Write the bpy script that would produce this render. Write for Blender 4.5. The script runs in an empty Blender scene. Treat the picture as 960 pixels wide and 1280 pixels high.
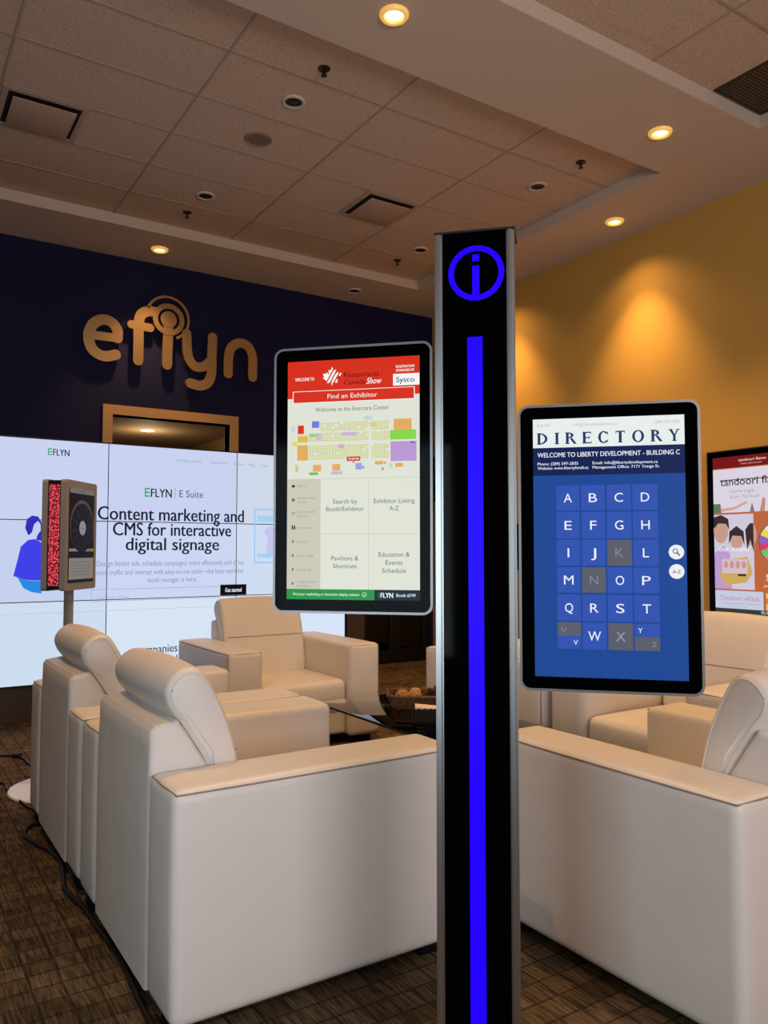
import bpy, bmesh, math, random
from mathutils import Vector, Matrix
random.seed(7)
PI = math.pi
COL = bpy.context.scene.collection

# ------------------------------------------------------------------ camera, world, lights, exposure
FOC = 990.0                       # focal length in pixels of the 960x1280 frame
CAM_H = 1.37
HEADING = math.radians(32.88)
PITCH = math.atan(48 / FOC)
cam_d = bpy.data.cameras.new('camera')
cam_d.sensor_fit = 'VERTICAL'
cam_d.sensor_height = 36.0
cam_d.lens = 36.0 * FOC / 1280.0
cam_d.clip_start = 0.05
cam = bpy.data.objects.new('camera', cam_d)
COL.objects.link(cam)
cam.location = (0, 0, CAM_H)
cam.rotation_euler = (PI / 2 + PITCH, 0, -HEADING)
bpy.context.scene.camera = cam

vs = bpy.context.scene.view_settings
vs.view_transform = 'Standard'
vs.look = 'None'
vs.exposure = 0.0
vs.gamma = 1.0
vs.use_curve_mapping = False

world = bpy.data.worlds.new('world')
bpy.context.scene.world = world
world.use_nodes = True
world.node_tree.nodes['Background'].inputs[0].default_value = (0.62, 0.50, 0.49, 1)
world.node_tree.nodes['Background'].inputs[1].default_value = 0.09

WARM = (1.0, 0.58, 0.235)


def area_light(name, loc, target, sx, sy, power, col):
    d = bpy.data.lights.new(name, 'AREA')
    d.shape = 'RECTANGLE'
    d.size = sx
    d.size_y = sy
    d.energy = power
    d.color = col
    o = bpy.data.objects.new(name, d)
    COL.objects.link(o)
    o.location = loc
    o.rotation_euler = (Vector(target) - Vector(loc)).to_track_quat('-Z', 'Y').to_euler()
    return o


# added area lamps standing in for unseen screens and window beside and behind camera
area_light('screen_standin_glow', (-.85, .68, 1.35), (1.1, 2.2, 0.6), 1.0, 1.2, 20, (0.70, 0.90, 1.0))
area_light('menu_board_standin', (.65, -1.25, 1.6), (1.4, 2.0, 0.5), 0.9, 0.9, 3, (0.86, 0.87, 1.0))
area_light('ceiling_fill', (1.2, -3.1, 2.1), (2.2, 3.0, 5.2), 3.0, 1.4, 165, (0.98, 0.88, 0.86))  # added fill, aimed upwards to brighten the ceiling


def spot(name, loc, power, size=84, blend=0.75, col=WARM, radius=0.04, target=None):
    d = bpy.data.lights.new(name, 'SPOT')
    d.energy = power
    d.color = col
    d.spot_size = math.radians(size)
    d.spot_blend = blend
    d.shadow_soft_size = radius
    o = bpy.data.objects.new(name, d)
    COL.objects.link(o)
    o.location = loc
    if target:
        o.rotation_euler = (Vector(target) - Vector(loc)).to_track_quat('-Z', 'Y').to_euler()
    return o


# ------------------------------------------------------------------ materials
def lin(c):
    out = []
    for v in c[:3]:
        v = v / 255.0
        out.append(v / 12.92 if v <= 0.04045 else ((v + 0.055) / 1.055) ** 2.4)
    return tuple(out) + (1.0,)


_M = {}


def mat(name, col, rough=0.6, metal=0.0, spec=0.5, emit=None, strength=1.0, coat=0.0):
    if name in _M:
        return _M[name]
    m = bpy.data.materials.new(name)
    m.use_nodes = True
    b = m.node_tree.nodes['Principled BSDF']
    b.inputs['Base Color'].default_value = lin(col)
    b.inputs['Roughness'].default_value = rough
    b.inputs['Metallic'].default_value = metal
    b.inputs['Specular IOR Level'].default_value = spec
    b.inputs['Coat Weight'].default_value = coat
    if emit:
        b.inputs['Emission Color'].default_value = lin(emit)
        b.inputs['Emission Strength'].default_value = strength
    _M[name] = m
    return m


def emit(col, strength=1.0):
    """a lit screen colour (the pixel gives off light, its glass stays dark)"""
    key = 'lit_%d_%d_%d_%d' % (col[0], col[1], col[2], int(strength * 100))
    return mat(key, (2, 2, 2), rough=0.35, spec=0.12, emit=col, strength=strength)


def nodes_of(m):
    nt = m.node_tree
    return nt, nt.nodes['Principled BSDF'], nt.nodes.new, nt.links.new


def add_bump(m, scale, strength, dist=0.01, detail=4, coord='Object', stretch=(1, 1, 1), second=None):
    nt, b, N, K = nodes_of(m)
    tc = N('ShaderNodeTexCoord')
    mp = N('ShaderNodeMapping')
    mp.inputs['Scale'].default_value = stretch
    K(tc.outputs[coord], mp.inputs['Vector'])
    n = N('ShaderNodeTexNoise')
    n.inputs['Scale'].default_value = scale
    n.inputs['Detail'].default_value = detail
    K(mp.outputs[0], n.inputs['Vector'])
    bu = N('ShaderNodeBump')
    bu.inputs['Strength'].default_value = strength
    bu.inputs['Distance'].default_value = dist
    K(n.outputs['Fac'], bu.inputs['Height'])
    last = bu
    if second:
        n2 = N('ShaderNodeTexNoise')
        n2.inputs['Scale'].default_value = second[0]
        n2.inputs['Detail'].default_value = 2
        K(mp.outputs[0], n2.inputs['Vector'])
        bu2 = N('ShaderNodeBump')
        bu2.inputs['Strength'].default_value = second[1]
        bu2.inputs['Distance'].default_value = second[2]
        K(n2.outputs['Fac'], bu2.inputs['Height'])
        K(bu.outputs[0], bu2.inputs['Normal'])
        last = bu2
    K(last.outputs[0], b.inputs['Normal'])
    return n


M_LEATHER = mat('white_leather', (222, 216, 211), rough=0.42, spec=0.45)
add_bump(M_LEATHER, 160, 0.10, 0.004, second=(5.0, 0.16, 0.03))
M_SEAM = mat('leather_seam', (150, 136, 126), rough=0.6)
M_FOOT = mat('black_plastic', (11, 10, 10), rough=0.6, spec=0.25)
M_ALU = mat('brushed_aluminium', (196, 194, 194), rough=0.34, metal=1.0)
M_BRONZE = mat('satin_rim_metal', (150, 145, 146), rough=0.42, metal=1.0)
M_GLOSS = mat('black_glass', (3, 3, 4), rough=0.06, spec=0.05)
M_BEZEL = mat('black_bezel_glass', (3, 3, 4), rough=0.10, spec=0.035)
M_DARK = mat('dark_plastic', (20, 19, 20), rough=0.45)
M_NAVY = mat('navy_paint', (16, 17, 60), rough=0.7, spec=0.25)
add_bump(M_NAVY, 90, 0.05, 0.003)
M_TAN = mat('tan_paint', (206, 164, 84), rough=0.6, spec=0.25)
add_bump(M_TAN, 110, 0.05, 0.003)
M_SOFFIT = mat('soffit_paint', (206, 190, 176), rough=0.75, spec=0.2)
add_bump(M_SOFFIT, 80, 0.04, 0.003)
M_TRIMWOOD = mat('door_casing_paint', (196, 152, 92), rough=0.5)
M_SIGN = mat('brushed_brass', (206, 168, 116), rough=0.36, metal=0.92)
add_bump(M_SIGN, 60, 0.15, 0.002, stretch=(1, 1, 14))
M_TBAR = mat('ceiling_grid_paint', (176, 154, 136), rough=0.6)
M_WHITEPAINT = mat('fixture_white', (208, 196, 184), rough=0.5)
M_PLINTH = mat('plinth_laminate', (74, 63, 58), rough=0.5)
M_TAUPE = mat('taupe_metal', (150, 146, 146), rough=0.5, metal=0.15)
M_CABLE = mat('cable_rubber', (16, 15, 15), rough=0.5)
M_WHITEMETAL = mat('white_enamel', (226, 224, 222), rough=0.3)

M_TILE = mat('acoustic_tile', (206, 184, 166), rough=0.9, spec=0.1)
nt, b, N, K = nodes_of(M_TILE)
nz = add_bump(M_TILE, 140, 0.35, 0.004, detail=6)
rp = N('ShaderNodeValToRGB')
rp.color_ramp.elements[0].position = 0.36
rp.color_ramp.elements[0].color = lin((176, 156, 140))
rp.color_ramp.elements[1].position = 0.52
rp.color_ramp.elements[1].color = lin((208, 187, 169))
K(nz.outputs['Fac'], rp.inputs[0])
K(rp.outputs[0], b.inputs['Base Color'])

# carpet: a grid of small blocks whose dashes run one way or the other
M_CARPET = mat('patterned_carpet', (80, 62, 40), rough=0.95, spec=0.1)
nt, b, N, K = nodes_of(M_CARPET)
tc = N('ShaderNodeTexCoord')
chk = N('ShaderNodeTexChecker')
chk.inputs['Scale'].default_value = 11.0
K(tc.outputs['Object'], chk.inputs['Vector'])
fields = []
for st in ((130, 10, 1), (7, 90, 1)):
    mp = N('ShaderNodeMapping')
    mp.inputs['Scale'].default_value = st
    K(tc.outputs['Object'], mp.inputs['Vector'])
    n1 = N('ShaderNodeTexNoise')
    n1.inputs['Scale'].default_value = 1.0
    n1.inputs['Detail'].default_value = 3.0
    K(mp.outputs[0], n1.inputs['Vector'])
    fields.append(n1)
mx = N('ShaderNodeMix')
mx.data_type = 'FLOAT'
mx.inputs['Factor'].default_value = 0.12
K(fields[0].outputs['Fac'], mx.inputs['A'])
K(fields[1].outputs['Fac'], mx.inputs['B'])
blk = N('ShaderNodeTexBrick')
blk.offset = 0.0
blk.inputs['Scale'].default_value = 11.0
blk.inputs['Mortar Size'].default_value = 0.055
blk.inputs['Brick Width'].default_value = 1.0
blk.inputs['Row Height'].default_value = 1.0
blk.inputs['Color1'].default_value = (1, 1, 1, 1)
blk.inputs['Color2'].default_value = (0.45, 0.45, 0.45, 1)
blk.inputs['Mortar'].default_value = (0.22, 0.22, 0.22, 1)
K(tc.outputs['Object'], blk.inputs['Vector'])
big = N('ShaderNodeTexNoise')
big.inputs['Scale'].default_value = 3.2
K(tc.outputs['Object'], big.inputs['Vector'])
rp = N('ShaderNodeValToRGB')
rp.color_ramp.elements[0].position = 0.34
rp.color_ramp.elements[0].color = lin((68, 54, 39))
rp.color_ramp.elements[1].position = 0.66
rp.color_ramp.elements[1].color = lin((138, 114, 84))
K(mx.outputs['Result'], rp.inputs[0])
m2 = N('ShaderNodeMix')
m2.data_type = 'RGBA'
m2.blend_type = 'MULTIPLY'
m2.inputs['Factor'].default_value = 0.8
K(rp.outputs[0], m2.inputs['A'])
K(blk.outputs['Color'], m2.inputs['B'])
rp2 = N('ShaderNodeValToRGB')
rp2.color_ramp.elements[0].position = 0.35
rp2.color_ramp.elements[0].color = (0.62, 0.62, 0.62, 1)
rp2.color_ramp.elements[1].position = 0.65
rp2.color_ramp.elements[1].color = (1, 1, 1, 1)
K(big.outputs['Fac'], rp2.inputs[0])
m3 = N('ShaderNodeMix')
m3.data_type = 'RGBA'
m3.blend_type = 'MULTIPLY'
m3.inputs['Factor'].default_value = 1.0
K(m2.outputs['Result'], m3.inputs['A'])
K(rp2.outputs[0], m3.inputs['B'])
K(m3.outputs['Result'], b.inputs['Base Color'])
bu = N('ShaderNodeBump')
bu.inputs['Strength'].default_value = 0.5
bu.inputs['Distance'].default_value = 0.004
K(mx.outputs['Result'], bu.inputs['Height'])
K(bu.outputs[0], b.inputs['Normal'])


def glass(name, tint, gloss=1.0):
    m = bpy.data.materials.new(name)
    m.use_nodes = True
    nt = m.node_tree
    nt.nodes.remove(nt.nodes['Principled BSDF'])
    out = nt.nodes['Material Output']
    tr = nt.nodes.new('ShaderNodeBsdfTransparent')
    tr.inputs[0].default_value = tint
    gl = nt.nodes.new('ShaderNodeBsdfGlossy')
    gl.inputs['Roughness'].default_value = 0.03
    fr = nt.nodes.new('ShaderNodeFresnel')
    fr.inputs[0].default_value = 1.5
    mu = nt.nodes.new('ShaderNodeMath')
    mu.operation = 'MULTIPLY'
    mu.inputs[1].default_value = gloss
    mi = nt.nodes.new('ShaderNodeMixShader')
    nt.links.new(fr.outputs[0], mu.inputs[0])
    nt.links.new(mu.outputs[0], mi.inputs[0])
    nt.links.new(tr.outputs[0], mi.inputs[1])
    nt.links.new(gl.outputs[0], mi.inputs[2])
    nt.links.new(mi.outputs[0], out.inputs['Surface'])
    return m


M_TABLEGLASS = glass('table_glass', (0.62, 0.68, 0.64, 1), 1.3)
M_DOORGLASS = glass('smoked_door_glass', (0.16, 0.14, 0.12, 1), 1.6)


# ------------------------------------------------------------------ object helpers
def link(name, me, parent=None):
    o = bpy.data.objects.new(name, me)
    COL.objects.link(o)
    if parent is not None:
        o.parent = parent
    return o


def from_bm(name, bm, mats, parent=None, smooth=False):
    me = bpy.data.meshes.new(name)
    bmesh.ops.recalc_face_normals(bm, faces=bm.faces[:])
    for f in bm.faces:
        f.smooth = smooth
    bm.to_mesh(me)
    bm.free()
    for m in (mats if isinstance(mats, (list, tuple)) else [mats]):
        me.materials.append(m)
    if smooth:
        try:
            me.set_sharp_from_angle(angle=math.radians(42))
        except Exception:
            pass
    return link(name, me, parent)


def thing(name, label, cat, loc=(0, 0, 0), rotz=0.0, group=None):
    o = bpy.data.objects.new(name, None)
    o.empty_display_size = 0.1
    COL.objects.link(o)
    o.location = loc
    o.rotation_euler = (0, 0, rotz)
    tag(o, label, cat, group)
    return o


def tag(o, label, cat, group=None):
    o['label'] = label
    o['category'] = cat
    if group:
        o['group'] = group
    return o


def struct(o):
    o['kind'] = 'structure'
    return o


def box(bm, x0, x1, y0, y1, z0, z1, mi=0):
    v = [bm.verts.new(p) for p in ((x0, y0, z0), (x1, y0, z0), (x1, y1, z0), (x0, y1, z0),
                                   (x0, y0, z1), (x1, y0, z1), (x1, y1, z1), (x0, y1, z1))]
    for q in ((0, 3, 2, 1), (4, 5, 6, 7), (0, 1, 5, 4), (1, 2, 6, 5), (2, 3, 7, 6), (3, 0, 4, 7)):
        f = bm.faces.new([v[i] for i in q])
        f.material_index = mi


def box_obj(name, dims, m, parent=None, bevel=0.0, segs=2):
    bm = bmesh.new()
    box(bm, *dims)
    if bevel:
        bmesh.ops.bevel(bm, geom=bm.edges[:], offset=bevel, segments=segs, affect='EDGES', profile=0.5)
    return from_bm(name, bm, m, parent, smooth=bevel > 0)


def soft_box(name, dims, r, m, parent=None, puff=(0, 0, 0)):
    """a rounded, slightly puffed upholstered block"""
    x0, x1, y0, y1, z0, z1 = dims
    lo = Vector((x0, y0, z0))
    hi = Vector((x1, y1, z1))
    c = (lo + hi) / 2
    h = (hi - lo) / 2

    def ticks(half):
        a = [0, .35, .75, 1.3]
        out = [-half + r * t * 0.9 for t in a]
        n = 4
        s = -half + r * 1.17
        mid = [s + (2 * -s) * k / n for k in range(n + 1)]
        return sorted(set([round(v, 5) for v in out + mid + [-v for v in out]]))
    T = [ticks(h[k]) for k in range(3)]
    bm = bmesh.new()
    cache = {}

    def vert(p):
        key = tuple(round(q, 5) for q in p)
        if key in cache:
            return cache[key]
        q = Vector(p)
        inner = Vector([max(-(h[k] - r), min(h[k] - r, q[k])) for k in range(3)])
        d = q - inner
        if d.length > 1e-7:
            q = inner + d.normalized() * r
        for k in range(3):
            if puff[k]:
                a, bb = (k + 1) % 3, (k + 2) % 3
                w = max(0, 1 - (p[a] / h[a]) ** 2) * max(0, 1 - (p[bb] / h[bb]) ** 2)
                if abs(p[k]) > h[k] * 0.98:
                    q[k] += math.copysign(puff[k] * w, p[k])
        v = bm.verts.new(c + q)
        cache[key] = v
        return v
    for k in range(3):
        a, bb = (k + 1) % 3, (k + 2) % 3
        for sgn in (-1, 1):
            for i in range(len(T[a]) - 1):
                for j in range(len(T[bb]) - 1):
                    quad = []
                    for (ii, jj) in ((i, j), (i + 1, j), (i + 1, j + 1), (i, j + 1)):
                        p = [0, 0, 0]
                        p[k] = sgn * h[k]
                        p[a] = T[a][ii]
                        p[bb] = T[bb][jj]
                        quad.append(vert(p))
                    try:
                        bm.faces.new(quad)
                    except ValueError:
                        pass
    return from_bm(name, bm, m, parent, smooth=True)


def smooth_closed(pts, n=6):
    out = []
    L = len(pts)
    for i in range(L):
        p0, p1, p2, p3 = [Vector(pts[(i + k) % L]) for k in (-1, 0, 1, 2)]
        for s in range(n):
            t = s / n
            out.append(0.5 * ((2 * p1) + (-p0 + p2) * t + (2 * p0 - 5 * p1 + 4 * p2 - p3) * t * t + (-p0 + 3 * p1 - 3 * p2 + p3) * t ** 3))
    return out


def smooth_open(pts, n=6):
    pts = [Vector(p) for p in pts]
    P = [pts[0] * 2 - pts[1]] + pts + [pts[-1] * 2 - pts[-2]]
    out = []
    for i in range(1, len(P) - 2):
        p0, p1, p2, p3 = P[i - 1:i + 3]
        for s in range(n):
            t = s / n
            out.append(0.5 * ((2 * p1) + (-p0 + p2) * t + (2 * p0 - 5 * p1 + 4 * p2 - p3) * t * t + (-p0 + 3 * p1 - 3 * p2 + p3) * t ** 3))
    out.append(pts[-1])
    return out


def lin_closed(pts, n=5):
    out = []
    for i in range(len(pts)):
        p, q = Vector(pts[i]), Vector(pts[(i + 1) % len(pts)])
        out += [p.lerp(q, k / n) for k in range(n)]
    return out


def inset_ring(ring, ins):
    """move a closed outline inwards by ins along its own normals"""
    n = len(ring)
    area = sum(ring[i][0] * ring[(i + 1) % n][1] - ring[(i + 1) % n][0] * ring[i][1] for i in range(n))
    sg = 1 if area > 0 else -1
    out = []
    for i in range(n):
        t = ring[(i + 1) % n] - ring[i - 1]
        t = t.normalized() if t.length > 1e-9 else Vector((1, 0))
        out.append(ring[i] + Vector((-t[1], t[0])) * ins * sg)
    return out


def cushion(name, prof, halfw, r, m, parent=None, belly=0.0, bulge=0.008, straight=False):
    """a stuffed cushion: XZ profile swept along Y with rounded, slightly bulging ends"""
    ring = lin_closed(prof, 4) if straight else smooth_closed(prof, 5)
    cx = sum(p[0] for p in ring) / len(ring)
    cz = sum(p[1] for p in ring) / len(ring)
    secs = []
    for k in range(6):
        sn = math.sin(k / 5 * PI / 2)
        secs.append((halfw - r * (1 - sn), r * (1 - math.sqrt(max(0, 1 - sn * sn))), 1.0))
    for (f, e) in ((.75, .45), (.45, .8), (.15, 1.0)):
        secs.append((halfw + bulge * e, r, f))
    allst = [(-y, i, f) for (y, i, f) in reversed(secs)]
    for k in range(1, 8):
        y = -(halfw - r) + 2 * (halfw - r) * k / 8
        allst.append((y, -belly * math.sin(PI * k / 8), 1.0))
    allst += secs
    bm = bmesh.new()
    rows = []
    for (y, ins, f) in allst:
        rr = inset_ring(ring, ins)
        rows.append([bm.verts.new((cx + (p[0] - cx) * f, y, cz + (p[1] - cz) * f)) for p in rr])
    n = len(ring)
    for i in range(len(rows) - 1):
        for j in range(n):
            bm.faces.new((rows[i][j], rows[i][(j + 1) % n], rows[i + 1][(j + 1) % n], rows[i + 1][j]))
    bm.faces.new(rows[0])
    bm.faces.new(rows[-1])
    o = from_bm(name, bm, m, parent, smooth=True)
    return o


def tube(bm, pts, r, sides=8, closed=False, mi=0):
    pts = [Vector(p) for p in pts]
    n = len(pts)
    rows = []
    up = Vector((0, 0, 1))
    for i, p in enumerate(pts):
        a = pts[(i - 1) % n] if (closed or i > 0) else pts[i]
        c = pts[(i + 1) % n] if (closed or i < n - 1) else pts[i]
        t = (c - a).normalized()
        ref = up if abs(t.z) < 0.95 else Vector((1, 0, 0))
        u = t.cross(ref).normalized()
        w = t.cross(u).normalized()
        rows.append([bm.verts.new(p + (u * math.cos(2 * PI * k / sides) + w * math.sin(2 * PI * k / sides)) * r) for k in range(sides)])
    for i in range(n if closed else n - 1):
        A, B = rows[i], rows[(i + 1) % n]
        for k in range(sides):
            f = bm.faces.new((A[k], A[(k + 1) % sides], B[(k + 1) % sides], B[k]))
            f.material_index = mi
    if not closed:
        bm.faces.new(rows[0])
        bm.faces.new(rows[-1])


def lathe(bm, prof, n=32, cx=0, cy=0, mi=0):
    """prof: list of (radius, z); radius 0 closes the shape"""
    rows = []
    for (r, z) in prof:
        if r < 1e-6:
            rows.append([bm.verts.new((cx, cy, z))])
        else:
            rows.append([bm.verts.new((cx + r * math.cos(2 * PI * k / n), cy + r * math.sin(2 * PI * k / n), z)) for k in range(n)])
    for i in range(len(rows) - 1):
        A, B = rows[i], rows[i + 1]
        for k in range(n):
            k2 = (k + 1) % n
            if len(A) == 1 and len(B) == 1:
                continue
            if len(A) == 1:
                f = bm.faces.new((A[0], B[k], B[k2]))
            elif len(B) == 1:
                f = bm.faces.new((A[k], A[k2], B[0]))
            else:
                f = bm.faces.new((A[k], A[k2], B[k2], B[k]))
            f.material_index = mi


def rr_loop(w, h, r, seg=6):
    """rounded rectangle outline, counter-clockwise"""
    out = []
    for (sx, sy, a0) in ((1, 1, 0), (-1, 1, 90), (-1, -1, 180), (1, -1, 270)):
        for k in range(seg + 1):
            a = math.radians(a0 + 90 * k / seg)
            out.append((sx * (w / 2 - r) + r * math.cos(a), sy * (h / 2 - r) + r * math.sin(a)))
    return out


def rr_plate(bm, w, h, r, tf, z0, z1, mi=0, seg=6):
    lp = rr_loop(w, h, r, seg)
    A = [bm.verts.new(tf(x, y, z0)) for x, y in lp]
    B = [bm.verts.new(tf(x, y, z1)) for x, y in lp]
    n = len(lp)
    for f in [bm.faces.new(A), bm.faces.new(B)] + [bm.faces.new((A[k], A[(k + 1) % n], B[(k + 1) % n], B[k])) for k in range(n)]:
        f.material_index = mi


def rr_frame(bm, w, h, r, t, tf, z0, z1, seg=6):
    """rounded rectangular ring of wall thickness t"""
    o = rr_loop(w, h, r, seg)
    i = rr_loop(w - 2 * t, h - 2 * t, max(r - t, 0.001), seg)
    V = [[bm.verts.new(tf(x, y, z)) for x, y in lp] for lp in (o, i) for z in (z0, z1)]
    n = len(o)
    for k in range(n):
        q = (k + 1) % n
        bm.faces.new((V[0][k], V[0][q], V[1][q], V[1][k]))
        bm.faces.new((V[2][k], V[2][q], V[3][q], V[3][k]))
        bm.faces.new((V[1][k], V[1][q], V[3][q], V[3][k]))
        bm.faces.new((V[0][k], V[0][q], V[2][q], V[2][k]))


def copy_tree(o, parent=None):
    c = o.copy()
    COL.objects.link(c)
    if parent is not None:
        c.parent = parent
    for ch in [x for x in COL.objects if x.parent == o]:
        copy_tree(ch, c)
    return c


# ------------------------------------------------------------------ screens: flat lit graphics on a real panel
_TXT = {}


def glyphs(s, bold, ital=False):
    """text outline as triangles: verts (x, y) and faces"""
    key = (s, round(bold, 4), ital)
    if key in _TXT:
        return _TXT[key]
    cu = bpy.data.curves.new('t', 'FONT')
    cu.body = s
    cu.size = 1.0
    cu.offset = bold
    cu.resolution_u = 3
    cu.fill_mode = 'FRONT'
    if ital:
        cu.shear = 0.35
    o = bpy.data.objects.new('t', cu)
    COL.objects.link(o)
    bpy.context.view_layer.update()
    dg = bpy.context.evaluated_depsgraph_get()
    me = bpy.data.meshes.new_from_object(o.evaluated_get(dg))
    vs_ = [(v.co.x, v.co.y) for v in me.vertices]
    fs_ = [tuple(p.vertices) for p in me.polygons]
    bpy.data.objects.remove(o)
    bpy.data.curves.remove(cu)
    bpy.data.meshes.remove(me)
    _TXT[key] = (vs_, fs_)
    return _TXT[key]


class Canvas:
    """drawing surface in metres; tf maps (x right, y up, z out) into the parent's space"""

    def __init__(self, tf, w=1.0, h=1.0, strength=1.0, step=0.0005):
        self.tf, self.w, self.h, self.k, self.step = tf, w, h, strength, step
        self.parts = {}
        self.cur = None

    def part(self, name, z=1):
        self.cur = self.parts.setdefault(name, dict(bm=bmesh.new(), mats=[], z=z))
        return self

    def mi(self, col):
        m = emit(col, self.k) if isinstance(col, tuple) else col
        if m not in self.cur['mats']:
            self.cur['mats'].append(m)
        return self.cur['mats'].index(m)

    def P(self, fx, fy, lay):
        return self.tf((fx - 0.5) * self.w, (0.5 - fy) * self.h, (self.cur['z'] + lay) * self.step)

    def poly(self, pts, col, lay=0):
        bm = self.cur['bm']
        f = bm.faces.new([bm.verts.new(self.P(x, y, lay)) for x, y in pts])
        f.material_index = self.mi(col)

    def rect(self, x0, y0, x1, y1, col, lay=0):
        self.poly([(x0, y1), (x1, y1), (x1, y0), (x0, y0)], col, lay)

    def outline(self, x0, y0, x1, y1, t, col, lay=0):
        ty = t * self.w / self.h
        self.rect(x0, y0, x1, y0 + ty, col, lay)
        self.rect(x0, y1 - ty, x1, y1, col, lay)
        self.rect(x0, y0 + ty, x0 + t, y1 - ty, col, lay)
        self.rect(x1 - t, y0 + ty, x1, y1 - ty, col, lay)

    def disc(self, cx, cy, r, col, lay=0, n=28, a0=0, a1=360, ry=None):
        asp = self.w / self.h
        ry = r * asp if ry is None else ry
        pts = [(cx + r * math.cos(math.radians(a0 + (a1 - a0) * k / n)), cy - ry * math.sin(math.radians(a0 + (a1 - a0) * k / n))) for k in range(n if a1 - a0 == 360 else n + 1)]
        if a1 - a0 != 360:
            pts.append((cx, cy))
        self.poly(pts, col, lay)

    def ring(self, cx, cy, r, t, col, lay=0, n=36):
        asp = self.w / self.h
        for k in range(n):
            a, c = 2 * PI * k / n, 2 * PI * (k + 1) / n
            self.poly([(cx + (r - t) * math.cos(a), cy - (r - t) * asp * math.sin(a)), (cx + r * math.cos(a), cy - r * asp * math.sin(a)),
                       (cx + r * math.cos(c), cy - r * asp * math.sin(c)), (cx + (r - t) * math.cos(c), cy - (r - t) * asp * math.sin(c))], col, lay)

    def line(self, p, q, t, col, lay=0):
        dx, dy = (q[0] - p[0]) * self.w, (q[1] - p[1]) * self.h
        L = math.hypot(dx, dy)
        nx, ny = -dy / L * t / 2 / self.w * self.w, dx / L * t / 2
        ux, uy = -dy / L * t / 2, dx / L * t / 2
        ux, uy = ux, uy * self.w / self.h
        self.poly([(p[0] + ux, p[1] + uy), (q[0] + ux, q[1] + uy), (q[0] - ux, q[1] - uy), (p[0] - ux, p[1] - uy)], col, lay)

    def text(self, s, x0, x1, ytop, ybase, col, lay=0, bold=0.0, ital=False):
        if bold > 0:
            d = abs(ybase - ytop) * self.h / self.w * bold * 1.6
            self.text1(s, x0, x1 - d, ytop, ybase, col, lay, 0, ital)
            self.text1(s, x0 + d / 2, x1 - d / 2, ytop, ybase, col, lay, 0, ital)
            self.text1(s, x0 + d, x1, ytop, ybase, col, lay, 0, ital)
        else:
            self.text1(s, x0, x1, ytop, ybase, col, lay, 0, ital)

    def text1(self, s, x0, x1, ytop, ybase, col, lay=0, bold=0.0, ital=False):
        """lettering whose ink spans x0..x1 and whose capitals reach from ybase to ytop"""
        V, F = glyphs(s, bold, ital)
        if not V:
            return
        ax, bx = min(v[0] for v in V), max(v[0] for v in V)
        cap = 0.729 + bold * 2
        bm = self.cur['bm']
        mi = self.mi(col)
        vv = [bm.verts.new(self.P(x0 + (v[0] - ax) / (bx - ax) * (x1 - x0), ybase - (v[1] / cap) * (ybase - ytop), lay)) for v in V]
        for f in F:
            try:
                g = bm.faces.new([vv[i] for i in f])
                g.material_index = mi
            except ValueError:
                pass

    def finish(self, parent, labels=None):
        out = {}
        for name, d in self.parts.items():
            me = bpy.data.meshes.new(name)
            d['bm'].to_mesh(me)
            d['bm'].free()
            for m in d['mats']:
                me.materials.append(m)
            o = link(name, me, parent)
            if labels and name in labels:
                o['label'] = labels[name]
            out[name] = o
        return out


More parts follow.
